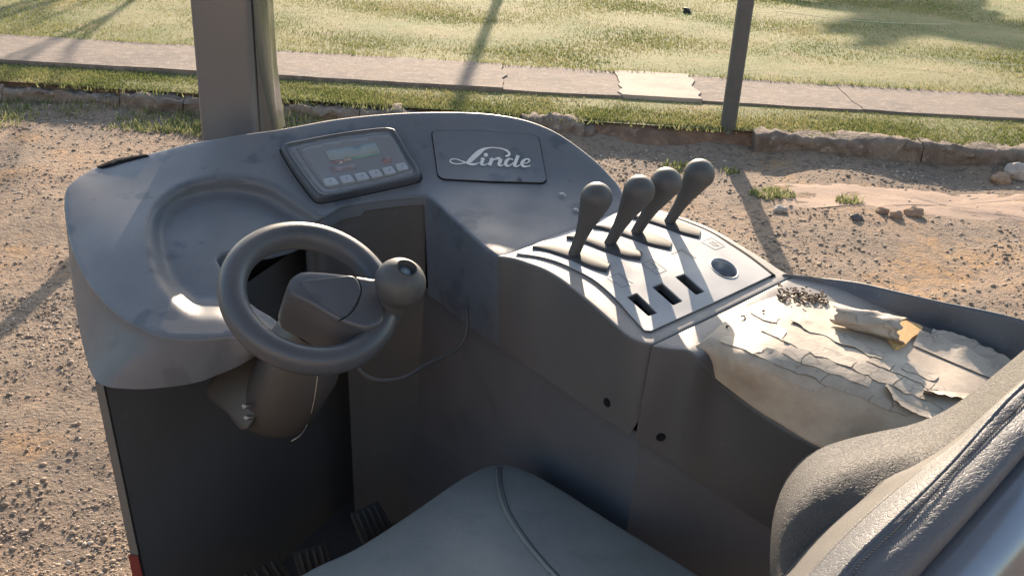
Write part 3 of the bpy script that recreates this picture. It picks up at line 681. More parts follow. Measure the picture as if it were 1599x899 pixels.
# ribbed upright and bracket on the front wall
def wallpt(u, v, dy): 
    f = (u - 150) / 430.; y = B[1] + (A2[1] - B[1]) * f - dy; return Vector(at_y(u, v, y))
mb = MB(); mb.prism([wallpt(337, 668, .03), wallpt(354, 668, .03), wallpt(355, 728, .03), wallpt(338, 730, .03)], (0, .03, 0)); mb.prism([wallpt(322, 676, .02), wallpt(336, 672, .02), wallpt(336, 734, .02), wallpt(324, 734, .02)], (0, .02, 0)); part(mb, 'wall_bracket', M_dark, smooth=False)
mb = MB(); mb.prism([wallpt(474, 660, .035), wallpt(495, 660, .035), wallpt(502, 860, .035), wallpt(478, 860, .035)], (0, .04, 0)); part(mb, 'wall_rib', M_dark, smooth=False, bevel=.003)
# pedals
for quad, z in (([(547, 800), (590, 780), (617, 826), (568, 850)], .80), ([(456, 862), (510, 845), (522, 890), (470, 905)], .76), ([(368, 899), (435, 868), (462, 905), (390, 935)], .74)):
    P_ = [Vector(at_z(u, v, z + (.05 if i in (0, 1) else 0))) for i, (u, v) in enumerate(quad)]
    mb = MB(); mb.prism(P_, Vector((0, .01, -.02)), .003)
    po_ = part(mb, 'pedal', M_pedal, smooth=False); mb = MB()
    for f in (.2, .4, .6, .8):
        a, b = P_[0].lerp(P_[1], f), P_[3].lerp(P_[2], f); nrm = (P_[1] - P_[0]).cross(P_[3] - P_[0]).normalized(); nrm = nrm if nrm.z > 0 else -nrm
        mb.tube([a.lerp(b, .08) - nrm * .0012, a.lerp(b, .92) - nrm * .0012], .0035, 6)
    part(mb, 'pedal_rib', M_pedal, po_, smooth=True)
    mb = MB(); c = (P_[0] + P_[1] + P_[2] + P_[3]) / 4; mb.tube([c - Vector((0, 0, .02)), c + Vector((-.02, .10, -.09))], .011, 8); part(mb, 'pedal_arm', M_black, po_)
# cable sagging across the footwell
cb = [at_t(u, v, t_) for u, v, t_ in [(553, 560, 1.55), (562, 580, 1.55), (590, 594, 1.56), (630, 590, 1.60), (665, 570, 1.65), (700, 553, 1.68), (722, 535, 1.69), (730, 505, 1.69), (728, 480, 1.70)]]
mb = MB(); mb.tube(catmull(cb, n=40), .0034, 8); part(mb, 'cable', M_cable)
# joint strip and bolt recesses on the console side
for p, n in (cons_bolt, arm_bolt):
    mb = MB(); mb.lathe(p, n, [(.0001, .0006), (.0052, .0006), (.0056, .0012), (.0066, .0012), (.0072, .0002)], 16); part(mb, 'bolt', M_hole)

# ---- steering column and wheel
WC = Vector(at_t(484, 462, 1.39)); d_ = Vector(rays([(484, 462)])[0]).normalized()
e_ = (Vector(_R) * .355 + Vector(_U) * .935); e_ = (e_ - d_ * e_.dot(d_)).normalized()
WN = (-d_ * cos(radians(37.8)) + e_ * sin(radians(37.8))).normalized()
depth_w = (np.array(WC) - CAM) @ _F
Rout = 141.4 / FPX * depth_w; rt = 22.0 / FPX * depth_w
xa = WN.orthogonal().normalized(); ya = WN.cross(xa); mb = MB(); rows = []
for i in range(72):
    a = 2 * pi * i / 72; rd = xa * cos(a) + ya * sin(a); c = WC + rd * (Rout - rt)
    rows.append([c + rd * rt * cos(b) + WN * rt * 1.05 * sin(b) for b in np.linspace(0, 2 * pi, 20, endpoint=False)])
rows.append(rows[0]); mb.grid(rows, True); wheel = part(mb, 'steering_wheel', M_wheel)
def on_wheel(u, v, h):
    d = Vector(rays([(u, v)])[0]); o = Vector(CAM); p0 = WC + WN * h; return o + d * ((p0 - o).dot(WN) / d.dot(WN))
def c5(p): return [(x / 2.367 + 330, y / 2.367 + 330) for x, y in p]
hubl = c5([(286, 262), (300, 240), (335, 222), (430, 226), (530, 238), (600, 250), (640, 262), (640, 400), (600, 430), (560, 432), (470, 402), (380, 350), (300, 308), (284, 288)])
hubl = catmull(hubl, n=64, closed=True)
H = [on_wheel(u, v, .022) for u, v in hubl]; hc = sum(H, Vector()) / len(H)
mb = MB(); rws = []
for s, h in ((.80, .0030), (.90, .0022), (.96, .0005), (.995, -.004), (1.0, -.010), (1.0, -.035), (.99, -.066), (.94, -.078)): rws.append([hc + (p - hc) * s + WN * h for p in H])
mb.grid(rws, True); n_ = len(H); mb.F.append(tuple(range(n_)))
part(mb, 'wheel_hub', M_wheel, wheel)
cap = catmull(c5([(328, 258), (400, 250), (470, 243), (520, 240), (543, 262), (550, 300), (530, 350), (490, 388), (440, 362), (380, 318), (340, 278)]), n=40, closed=True)
Cp = [on_wheel(u, v, .0252) for u, v in cap]; cc = sum(Cp, Vector()) / len(Cp); mb = MB()
mb.grid([[cc + (p - cc) * s + WN * h for p in Cp] for s, h in ((1.0, -.003), (1.0, .0006), (.97, .0010), (.90, .0009), (.6, .0006))], True); n_ = len(Cp); mb.F.append(tuple(range(len(mb.V) - n_, len(mb.V)))); part(mb, 'hub_cap', M_wheel, wheel)
sm = catmull(c5([(530, 238), (550, 268), (553, 300), (535, 350), (505, 385), (472, 404)]), n=20); mb = MB(); mb.tube([on_wheel(u, v, .0246) for u, v in sm], .0009, 6); part(mb, 'hub_seam', M_hole, wheel)
# spinner knob
kb = on_wheel(606, 482, .004); kc = Vector(at_t(625, 441, ((kb - Vector(CAM)).length - .035))); ka = (kc - kb).normalized(); rk = 40.5 / FPX * ((np.array(kc) - CAM) @ _F)
Lk = (kc - kb).length; prof = [(.020, -.012), (.0195, 0), (.0185, Lk * .25), (.020, Lk - rk * .78)]
for a in np.linspace(-.85, 1.13, 16): prof.append((rk * cos(a), Lk + rk * sin(a) * .92))
mb = MB(); mb.lathe(kb, ka, prof, 36); part(mb, 'spinner_knob', M_knob, wheel)
topk = kc + ka * (rk * .92 * sin(1.13)); rr = rk * cos(1.13)
mb = MB(); mb.lathe(topk, ka, [(rr * 1.02, 0), (rr * .92, .0012), (rr * .86, -.001), (rr * .84, -.008), (.0001, -.009)], 28); part(mb, 'knob_recess', M_black, wheel)
mb = MB(); mb.lathe(topk - ka * .009, ka, [(rr * .55, 0), (rr * .5, .003), (.0001, .0036)], 24); part(mb, 'knob_button', mat('grey_button', (.24, .26, .28), .4), wheel)
# column shroud: oval tube along the wheel axis with a rounded foot
mb = MB(); side = (Vector(_R) - WN * Vector(_R).dot(WN)).normalized(); fwd = WN.cross(side); cc0 = on_wheel(508, 474, -.01)
rws = []
for h, sx, sy, off in ((-.05, .030, .032, 0), (-.085, .042, .046, 0), (-.10, .050, .055, 0), (-.14, .055, .062, -.002), (-.21, .055, .064, -.008), (-.255, .052, .060, -.012), (-.280, .043, .05, -.016), (-.292, .02, .02, -.020)):
    c = cc0 + WN * h + side * off
    rws.append([c + side * sx * (abs(cos(a)) ** .75) * np.sign(cos(a)) + fwd * sy * (abs(sin(a)) ** .75) * np.sign(sin(a)) for a in np.linspace(0, 2 * pi, 40, endpoint=False)])
mb.grid(rws, True); mb.F.append(tuple(range(len(mb.V) - 40, len(mb.V))))
col_mb = mb; column = part(mb, 'steering_column', M_skirt)
bl = [(318, 612), (352, 570), (410, 545), (420, 580), (385, 672), (350, 645)]
mb = MB(); P_ = [Vector(at_t(u, v, t_)) for (u, v), t_ in zip(bl, (1.62, 1.60, 1.56, 1.54, 1.55, 1.60))]; mb.prism(catmull([tuple(p) for p in P_], n=30, closed=True), Vector((.03, .09, 0)), .006); part(mb, 'column_bracket', M_skirt, column)
for u, v in ((381, 634), (384, 652)):
    p = Vector(at_t(u, v, 1.525)); mb = MB(); mb.lathe(p, -d_ + Vector((-.7, 0, 0)), [(.0040, -.012), (.0038, 0), (.003, .001), (.0018, .0012), (.0015, .0004), (.0001, .0004)], 14); part(mb, 'column_screw', M_screw, column)
wire = []
for u, v in [(496, 580), (494, 600), (488, 635), (478, 664), (468, 680), (455, 688)]:
    h_ = hit(col_mb, u, v); wire.append(np.array(h_[0] + h_[1] * .0006) if h_[0] is not None else at_t(u, v, 1.49))
mb = MB(); mb.tube(catmull(wire, n=30), .0007, 6); part(mb, 'column_trim', mat('pale_trim', (.28, .25, .22), .5), column)

# ---- guard pillar
PB = .40
def pil(u, v, y, z): 
    p = at_y(u, v, y); return p
p1, p2, p3 = at_y(313, 222, 1.865), at_y(402, 210, 1.86), at_y(436, 205, 1.97)
def vert(p, z): return Vector((p[0], p[1], z))
pl2 = [p1[:2], p2[:2], p3[:2]]; back = np.array(p3[:2]) + (np.array(p1[:2]) - np.array(p2[:2])) * 1.05
c2 = [np.array(p1[:2]), np.array(p2[:2]), np.array(p3[:2]), back]; prof2 = rounded(c2, .014, 6)
mb = MB(); rws = []
for z, g in ((.6, 0), (1.38, 0), (1.5, 0), (1.75, 0), (2.0, 0), (2.6, 0)): rws.append([Vector((q[0], q[1], z)) for q in prof2])
mb.grid(rws, True); n_ = len(prof2); mb.F.append(tuple(range(len(mb.V) - n_, len(mb.V))))
pillar = part(mb, 'guard_pillar', M_paint, sharp=40)
# glossy cover strip on its inner side, flared at the foot
pd = np.array(p3[:2]) - np.array(p2[:2]); nd = np.array([pd[1], -pd[0]]); nd /= np.linalg.norm(nd); nd = nd if nd[0] > 0 else -nd
mb = MB(); rws = []
for z, fl in ((1.34, .014), (1.40, .008), (1.43, .006), (1.46, .004), (1.52, .003), (2.0, .003), (2.6, .003)):
    a = np.array(p2[:2]) + pd * .10 + nd * .0025; b = np.array(p2[:2]) + pd * .92 + nd * .0025
    rws.append([Vector((*(a), z)), Vector((*(a + nd * fl * .6 + pd * .05), z)), Vector((*((a + b) / 2 + nd * fl), z)), Vector((*(b + nd * fl), z)), Vector((*(b + pd * .05), z))])
mb.grid(rws); part(mb, 'pillar_trim', M_gloss, pillar)

roof = MB()
for x in np.arange(-.72, .98, .115): roof.box((x, 1.02, 2.32), .075, 1.75, .03)
groof = part(roof, 'guard_roof_bars', M_paint, smooth=False, kind='stuff')
for yy in (.14, 1.02, 1.90):
    mb = MB(); mb.box((.13, yy, 2.36), 1.84, .07, .05); part(mb, 'roof_beam', M_paint, smooth=False, bevel=.008)
mb = MB(); mb.box((.95, .2, 1.3), .08, .08, 2.1); part(mb, 'guard_pillar', M_paint, smooth=False, bevel=.01)
# ---- outer body shell under the moulding (kept just inside its rim)
ob = [np.array(q) + [.010, .012, .004] for q in cbot[6:]] + [dash.P([p])[0] - [0, 0, .05] for p in [(110, 312), (124, 288), (157, 269), (240, 247), (300, 232), (375, 218), (435, 211), (520, 196), (640, 185), (740, 185), (840, 204), (900, 239), (950, 284), (965, 304)]]
ob += [cons.P([p])[0] for p in [(1030, 336), (1080, 352), (1130, 376), (1190, 412), (1228, 432)]] + [arm.P([p])[0] for p in [(1294, 446), (1389, 487), (1577, 577), (1780, 690)]]
ob = np.array(ob); mb = MB(); lowz = ob.copy(); lowz[:, 2] = .18
midz = ob.copy(); midz[:, 2] = 1.1
strt = np.array([pa.x + .004, pa.y + .05, 1.15])
ob2 = ob; up_ = ob2.copy(); up_[1:, 2] -= .012; lo_ = ob2.copy(); lo_[:, 2] = .18
_wt = np.clip((-.30 - ob2[:, 0]) / .25, 0, 1)[:, None]; lo_ = lo_ + (_sl * [1, 1, 0])[None] * (up_[:, 2:] - .18) * _wt
mb.grid([list(up_), list((up_ + lo_) / 2), list(lo_)]); body = part(mb, 'body_shell', M_dark, sharp=40)
mb = MB(); mb.box((.15, 1.45, .30), 1.0, .8, .30); part(mb, 'chassis', M_dark, smooth=False, bevel=.02)
for x in (-.25, .5):
    mb = MB(); mb.lathe((x, 1.35, .16), (0, 1, 0), [(.0001, 0), (.09, 0), (.15, .01), (.16, .03), (.16, .12), (.15, .14), (.09, .15), (.0001, .15)], 32); part(mb, 'wheel', M_black)

# ---- seat cushion
seat = Surf([(785, 728, .965), (480, 899, .965), (1085, 899, .965), (650, 800, .978), (940, 815, .978), (780, 850, 1.0), (300, 1000, .965), (420, 1300, .97), (1000, 1350, .97), (1300, 1040, .965), (760, 1100, 1.0), (790, 765, .985)])
sl1 = [(420, 1300), (330, 1080), (350, 985), (480, 897), (560, 858), (650, 800), (715, 755), (750, 735), (772, 728)]
sl2 = [(772, 728), (785, 726), (800, 729), (830, 741), (880, 770), (950, 815), (1030, 864), (1085, 899), (1250, 1010), (1270, 1090), (1200, 1220), (1000, 1350)]
sl3 = [(1000, 1350), (700, 1340), (420, 1300)]
mb, _ = deck([(sl1, .12), (sl2, .12), (sl3, .12)], seat, 14, rad=.016, rows=3); seatp = part(mb, 'seat_cushion', M_seat)
pp = catmull([(777, 731), (776, 745), (780, 770), (790, 800), (808, 830), (832, 862), (868, 902), (930, 960)], n=50)
mb = MB(); mb.tube(list(seat.P(pp, .001)), .0032, 8); part(mb, 'piping', M_seat, seatp)
mb = MB(); off_ = pp + [7, -2]; mb.tube(list(seat.P(off_, .0002)), .0009, 6); part(mb, 'seam', M_thread, seatp)
mb = MB(); c = seat.P([(760, 960)])[0]; mb.box((c[0], c[1], .75), .34, .34, .26, Matrix.Rotation(radians(-51), 3, 'Z')); part(mb, 'seat_base', M_dark, smooth=False, bevel=.02)

# ---- seat back
def crv(p, n=44): return catmull([at_t(u, v, t_) for u, v, t_ in p], n=n)
K0 = crv([(1230, 1150, 1.30), (1203, 960, 1.28), (1203, 850, 1.27), (1213, 790, 1.28), (1236, 750, 1.295), (1272, 722, 1.31), (1320, 705, 1.325), (1370, 693, 1.335), (1430, 680, 1.34), (1485, 657, 1.345), (1540, 618, 1.35), (1599, 570, 1.355), (1720, 470, 1.37)])
K05 = crv([(1240, 1150, 1.22), (1216, 960, 1.21), (1218, 860, 1.20), (1232, 805, 1.205), (1260, 770, 1.22), (1300, 742, 1.24), (1350, 722, 1.255), (1400, 708, 1.265), (1450, 696, 1.28), (1505, 664, 1.29), (1556, 622, 1.30), (1612, 574, 1.31), (1735, 474, 1.33)])
K1 = crv([(1150, 1150, 1.15), (1190, 960, 1.175), (1229, 896, 1.18), (1263, 854, 1.188), (1308, 812, 1.20), (1346, 782, 1.21), (1372, 757, 1.22), (1393, 742, 1.228), (1420, 731, 1.235), (1470, 703, 1.248), (1520, 665, 1.262), (1610, 585, 1.285), (1740, 480, 1.31)])
K2 = crv([(1150, 1150, 1.06), (1210, 960, 1.085), (1262, 900, 1.10), (1300, 856, 1.112), (1345, 812, 1.13), (1390, 772, 1.15), (1420, 748, 1.165), (1444, 730, 1.18), (1475, 708, 1.20), (1508, 682, 1.22), (1550, 640, 1.24), (1610, 588, 1.265), (1745, 484, 1.30)])
K3 = crv([(1210, 1150, 1.02), (1270, 960, 1.035), (1316, 892, 1.045), (1342, 862, 1.055), (1374, 832, 1.07), (1406, 801, 1.088), (1445, 764, 1.11), (1482, 726, 1.135), (1520, 684, 1.165), (1557, 641, 1.20), (1580, 618, 1.225), (1620, 584, 1.25), (1750, 490, 1.295)])
K4 = crv([(1250, 1150, 1.015), (1300, 960, 1.03), (1331, 896, 1.042), (1361, 862, 1.055), (1402, 824, 1.075), (1451, 775, 1.10), (1475, 749, 1.115), (1500, 722, 1.135), (1542, 681, 1.165), (1587, 639, 1.205), (1600, 626, 1.215), (1640, 595, 1.24), (1755, 505, 1.29)])
K5 = crv([(1330, 1150, 1.04), (1375, 960, 1.05), (1429, 899, 1.065), (1455, 868, 1.075), (1482, 839, 1.088), (1512, 805, 1.103), (1542, 771, 1.12), (1570, 738, 1.14), (1599, 705, 1.165), (1625, 675, 1.185), (1660, 640, 1.21), (1700, 600, 1.235), (1780, 530, 1.29)])
def rowmix(rows, sub=4):
    R_ = np.array(rows); out = []
    for j in range(R_.shape[1]): out.append(catmull(R_[:, j], n=(len(rows) - 1) * sub + 1))
    return np.array(out).transpose(1, 0, 2)
mb = MB(); mb.grid([list(r) for r in rowmix([K0 + np.array([0.02, .06, -.02]), K0, K05, K1 + np.array([0, .004, -.004])])]); back_ = part(mb, 'seat_backrest', M_leather)
mb = MB(); mb.grid([list(r) for r in rowmix([K1 + np.array([0, .012, -.01]), K1 * .8 + K2 * .2 + np.array([0, -.004, .004]), K2])]); part(mb, 'backrest_insert', M_insert, back_)
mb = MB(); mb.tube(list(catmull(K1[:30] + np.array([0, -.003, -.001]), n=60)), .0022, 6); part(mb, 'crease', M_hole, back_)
mb = MB(); Kr = [K2 + np.array([0, .006, -.004]), K2 * .93 + K3 * .07, K2 * .5 + K3 * .5 + np.array([0, -.006, .008]), K3 + np.array([0, 0, .001]), (K3 + K4) / 2 + np.array([0, -.0025, .003]), K4, K4 * .6 + K5 * .4 + np.array([0, -.010, .004]), K5, K5 + np.array([.01, .03, -.05])]
RM = rowmix(Kr)
# puckers along the stitched seam
for i in range(RM.shape[0]):
    for j in range(RM.shape[1]):
        k = i / 4.; a = math.exp(-((k - 5) / 1.1) ** 2); RM[i, j] += (np.array([-.4, -.6, .6]) * .0024 * a * noise.noise(Vector((j * 2.9, i * .6, 1))))
mb.grid([list(r) for r in RM]); part(mb, 'backrest_top', M_leather2, back_)
mb = MB(); mb.tube(list(catmull(K3 + np.array([0, -.001, .0015]), n=120)), .0022, 8); part(mb, 'welt', M_leather2, back_)
K4d = catmull(K4 + np.array([-.0005, -.0012, .0016]), n=150); vdir = np.array([-.45, -.65, .6])
mb = MB()
for i in range(0, 148, 1):
    a, b = K4d[i], K4d[i + 1]; mb.tube([a + (b - a) * .1, (a + b) / 2 + vdir * .0008, a + (b - a) * .8 + np.array([0.0012, -.0006, .0])], .0007, 5)
part(mb, 'stitching', M_thread, back_)
S6 = K5 + np.array([.006, -.006, -.012]); S7 = K5 + np.array([.035, -.022, -.028]); S8 = K5 + np.array([.055, -.018, -.065]); S9 = K5 + np.array([.075, .01, -.14]); S10 = K5 + np.array([.10, .08, -.30])
mb = MB(); mb.grid([list(r) for r in rowmix([K5 + np.array([0, .01, -.018]), S6, S7, S8, S9, S10])]); part(mb, 'backrest_shell', M_chrome, back_)


# ================================================================== THE PLACE
def kerb_y(x): return 6.93 - .0985 * (x + 3.49)                      # foot of the kerb
def path_f(x): return 7.49 - .0675 * (x + 3.72)                      # near edge of the path
def path_b(x): return 8.36 - .0825 * (x + 4.12)
def gmat(name, cols, scales, rough=.9, bump=.4, bscale=60, spots=None, spec=.3):
    M = bpy.data.materials.new(name); M.use_nodes = True; N = M.node_tree.nodes; L = M.node_tree.links; b = N['Principled BSDF']; b.inputs['Roughness'].default_value = rough
    b.inputs['Specular IOR Level'].default_value = spec
    tc = N.new('ShaderNodeTexCoord'); prev = None
    def nz(s, d=8, off=0.):
        mp = N.new('ShaderNodeMapping'); mp.inputs['Location'].default_value = (off, off * .7, off * .3); L.new(tc.outputs['Object'], mp.inputs[0])
        t = N.new('ShaderNodeTexNoise'); t.inputs['Scale'].default_value = s; t.inputs['Detail'].default_value = d; t.inputs['Roughness'].default_value = .62; L.new(mp.outputs[0], t.inputs[0]); return t.outputs['Fac']
    def rm(v, a, c):
        r = N.new('ShaderNodeMapRange'); r.inputs[1].default_value = a; r.inputs[2].default_value = c; L.new(v, r.inputs[0]); return r.outputs[0]
    def mix(f, a, c):
        x = N.new('ShaderNodeMix'); x.data_type = 'RGBA'; L.new(f, x.inputs[0])
        for s, q in ((x.inputs[6], a), (x.inputs[7], c)):
            if isinstance(q, tuple): s.default_value = (*q, 1)
            else: L.new(q, s)
        return x.outputs[2]
    col = cols[0]
    for i, c in enumerate(cols[1:]):
        s, lo, hi = scales[i]; col = mix(rm(nz(s, 8, 3.3 * i), lo, hi), col, c)
    L.new(col, b.inputs['Base Color'])
    bp = N.new('ShaderNodeBump'); bp.inputs['Strength'].default_value = bump; bp.inputs['Distance'].default_value = .02
    ad = N.new('ShaderNodeMath'); ad.operation = 'ADD'; L.new(nz(bscale, 8), ad.inputs[0]); L.new(nz(bscale * .15, 5, 9), ad.inputs[1]); L.new(ad.outputs[0], bp.inputs['Height']); L.new(bp.outputs[0], b.inputs['Normal'])
    return M
G_dirt = gmat('red_dirt', [(.32, .215, .14), (.245, .18, .13), (.385, .225, .11), (.165, .12, .087)], [(.9, .44, .58), (1.6, .56, .66), (22, .50, .62)], bump=1.0, bscale=70)
G_soil = gmat('turf_soil', [(.22, .195, .085), (.145, .155, .055), (.27, .20, .11)], [(1.4, .42, .62), (4, .58, .7)], bump=.6, bscale=50)
G_conc = gmat('path_concrete', [(.215, .165, .13), (.165, .13, .108), (.27, .21, .17)], [(3, .42, .62), (14, .50, .66)], bump=.5, bscale=60)
G_conc2 = gmat('patched_concrete', [(.42, .33, .26), (.34, .265, .21)], [(4, .45, .65)], bump=.2, bscale=90)
G_kerb = gmat('kerb_concrete', [(.22, .165, .125), (.14, .10, .075), (.31, .25, .195)], [(7, .42, .6), (22, .55, .68)], bump=.9, bscale=40)
G_bank = gmat('eroded_bank', [(.22, .125, .075), (.14, .085, .055), (.30, .19, .12)], [(5, .42, .6), (18, .52, .68)], bump=1, bscale=35)
G_sand = gmat('washed_sand', [(.42, .285, .20), (.36, .245, .17)], [(3, .4, .65)], bump=.25, bscale=90)
def struct(o): o['kind'] = 'structure'; return o
def fbm(x, y, s, sd=0.): return np.array([noise.fractal(Vector((float(a) * s + sd, float(b) * s, sd)), 1.0, 2.0, 4) for a, b in zip(np.ravel(x), np.ravel(y))]).reshape(np.shape(x))

# dirt yard: one sheet out to the horizon, finely modelled near the truck
def yard_grid(xs, ys):
    X, Y = np.meshgrid(xs, ys); Zz = np.zeros_like(X); return X, Y, Zz
xs = np.concatenate([[-400, -60, -15], np.linspace(-7, 7, 150), [15, 60, 400]]); ys = np.concatenate([[-400, -60, -10, -3], np.linspace(0, 7.6, 120), [12, 60, 400, 900]])
X, Y = np.meshgrid(xs, ys); near = smooth01((7 - np.abs(X)) / 2) * smooth01(Y / 1.0) * smooth01((7.6 - Y) / .8)
Zg = near * (.035 * fbm(X, Y, .9, 3) + .012 * fbm(X, Y, 4, 8)) - .02
Zg = Zg + np.where(np.abs(X) < 12, 1, 0) * (np.exp(-(np.clip((6.93 - .0985 * (X + 3.49)) - Y, 0, None) / .13) ** 1.5) * (.045 + .05 * fbm(X, Y * 0, 1.1, 77))) * (Y < 9)
mb = MB(); mb.grid([[(X[i, j], Y[i, j], Zg[i, j]) for j in range(X.shape[1])] for i in range(X.shape[0])])
struct(mb.out('dirt_yard', G_dirt))
def toe(x, y):                                                     # soil piled against the foot of the kerb
    d = np.clip((6.93 - .0985 * (np.asarray(x) + 3.49)) - np.asarray(y), 0, None); return np.exp(-(d / .13) ** 1.5) * (.045 + .05 * fbm(x, y * 0, 1.1, 77))
def yz(x, y): return toe(x, y) - .02 + (.035 * fbm(x, y, .9, 3) + .012 * fbm(x, y, 4, 8)) * smooth01((7.6 - np.asarray(y)) / .8)
# sandy wash below the kerb on the right
sand = [at_z(u, v, .0) for u, v in [(1172, 318), (1180, 290), (1260, 285), (1400, 291), (1599, 300), (1760, 312), (1760, 352), (1599, 340), (1480, 333), (1330, 322), (1230, 325)]]
sp = catmull([p[:2] for p in sand], n=70, closed=True); c = sp.mean(0); mb = MB(); rws = []
for s, h in ((1.0, -.010), (.96, -.003), (.9, .000), (.8, .002), (.6, .003), (.4, .003), (.2, .003), (.02, .003)):
    q = c + (sp - c) * s; rws.append([(a, b, z + h) for (a, b), z in zip(q, yz(q[:, 0], q[:, 1]))])
mb.grid(rws, True); struct(mb.out('sand_wash', G_sand))

# verge and lawn
LZ = .13
def lawn_strip(name, y0, y1, n, zf):
    xs = np.concatenate([[-300, -40], np.linspace(-9, 10, 90), [40, 300]]); rows = []
    for f in np.linspace(0, 1, n):
        rows.append([(x, y0(x) * (1 - f) + y1(x) * f, zf(x, f)) for x in xs])
    mb = MB(); mb.grid(rows); return struct(mb.out(name, G_soil))
def bankx(x): return .16 * math.exp(-((x - .75) / .55) ** 2)         # where the kerb has broken away
lawn_strip('verge', lambda x: kerb_y(x) + .10 - bankx(x) * .2, lambda x: path_f(x) + .05, 8, lambda x, f: LZ - .012 + .012 * noise.noise(Vector((x * 1.2, f * 2, 1))) + .01 * f)
def lawn_far(x): return 40.0
lawn_strip('lawn', lambda x: path_b(x) - .05, lambda x: 16.0, 30, lambda x, f: LZ + .015 + .02 * noise.noise(Vector((x * .8, f * 9, 2))))
mb = MB(); mb.grid([[(-300, 16, LZ + .015), (300, 16, LZ + .015)], [(-300, 900, LZ + .02), (300, 900, LZ + .02)]]); struct(mb.out('far_field', G_soil))

# path of concrete slabs
pb = MB(); pb.grid([[(-300, path_f(-300) + .02, LZ - .02), (300, path_f(300) + .02, LZ - .02)], [(-300, path_b(-300) - .02, LZ - .02), (300, path_b(300) - .02, LZ - .02)]]); path = struct(pb.out('path', G_conc))
PZ = LZ + .022
cuts = [-14, -11.6, -9.3, -7.1, -4.9]
def gx(u, v): return at_z(u, v, PZ)[0]
cuts += [gx(785, 122), gx(965, 130), gx(1085, 138), gx(1330, 155)]
cuts += [cuts[-1] + 1.9, cuts[-1] + 4, cuts[-1] + 6.5, cuts[-1] + 9]
for i in range(len(cuts) - 1):
    a, b = cuts[i] + .002, cuts[i + 1] - .002; n = max(8, int((b - a) / .07)); mb = MB(); rows = []
    xs = np.linspace(a, b, n)
    def ed(x, y, k, e):                                            # ragged crack at the joints
        return np.array([x + (e * .035 * noise.noise(Vector((y * 7, k, 1))) ), y])
    dz = random.uniform(-.006, .008)
    for f in np.linspace(0, 1, 9):
        r = []
        for j, x in enumerate(xs):
            e = (j == 0 or j == n - 1); k = cuts[i] if j == 0 else cuts[i + 1]
            y = path_f(x) * (1 - f) + path_b(x) * f
            if f in (0, 1): y += .016 * noise.noise(Vector((x * 4, f * 5, 7)))
            xx = x + (.06 * noise.noise(Vector((y * 9, k * 3, 1))) if e else 0)
            r.append((xx, y, PZ + dz + .004 * noise.noise(Vector((x * 2, y * 2, 5)))))
        rows.append(r)
    lowf = [(p[0], p[1] + .004, LZ - .06) for p in rows[0]]; lowb = [(p[0], p[1], LZ - .06) for p in rows[-1]]
    mb.grid([lowf] + rows + [lowb])
    for side in (0, -1): mb.grid([[r[side] for r in rows], [(r[side][0], r[side][1], LZ - .06) for r in rows]])
    o = mb.out('path_slab', G_conc2 if i == 6 else G_conc, path, sharp=40)

# kerb: earth bank + worn kerb stones
xs = np.linspace(-12, 12, 400); rows = []
for f in np.linspace(0, 1, 9):
    r = []
    for x in xs:
        bk = bankx(x); y = kerb_y(x) + .03 + (.14) * f ** .8 - bk * 1.6 * (1 - f); z = -.05 + (LZ + .03) * smooth01(f * 1.15)
        d = .045 * noise.fractal(Vector((x * 3, y * 3, f * 2)), 1, 2, 4); r.append((x, y + d * (.3 + 2 * bk), z + d * .5))
    rows.append(r)
kb_ = MB(); kb_.grid(rows); kerb = struct(kb_.out('kerb', G_bank))
def kerb_stone(x0, x1, h, dep, rough, m_, tilt=0.):
    nx, mb = max(6, int((x1 - x0) / .02)), MB(); sec = [(0, -.06), (0, h * .12), (0, h * .3), (0, h * .48), (0, h * .65), (.0, h * .8), (.015, h * .95), (dep * .2, h), (dep * .45, h), (dep * .7, h), (dep, h * .9), (dep, -.02)]
    rows = []
    for x in np.linspace(x0, x1, nx):
        r = []
        for yy, zz in sec:
            P = Vector((x, kerb_y(x) + yy, zz)); d = noise.fractal(P * 5 + Vector((x0, 0, 0)), 1, 2, 5) * rough
            d2 = (noise.noise(P * 16) * .5 + noise.noise(P * 37) * .35) * rough
            r.append((x, P.y + d + d2, P.z + (d * .8 + d2 if zz > 0 else 0) + tilt * (x - x0)))
        rows.append(r)
    mb.grid(rows); b = 0
    for r in (rows[0], rows[-1]): mb.add(r, [tuple(range(len(r)))])
    return mb.out('kerb_stone', m_, kerb, sharp=60)
x = -9.
while x < -.05:
    L_ = random.uniform(.35, .95); kerb_stone(x, x + L_ - .006, random.uniform(.085, .105), .15, .036, G_kerb); x += L_
kerb_stone(.02, .42, .115, .16, .05, G_kerb, -.03)
x = at_z(1195, 225, .14)[0]
for L_ in (1.02, 1.52, 1.5, 1.5, 1.5, 1.0): kerb_stone(x, x + L_ - .008, .135, .17, .026, G_kerb); x += L_

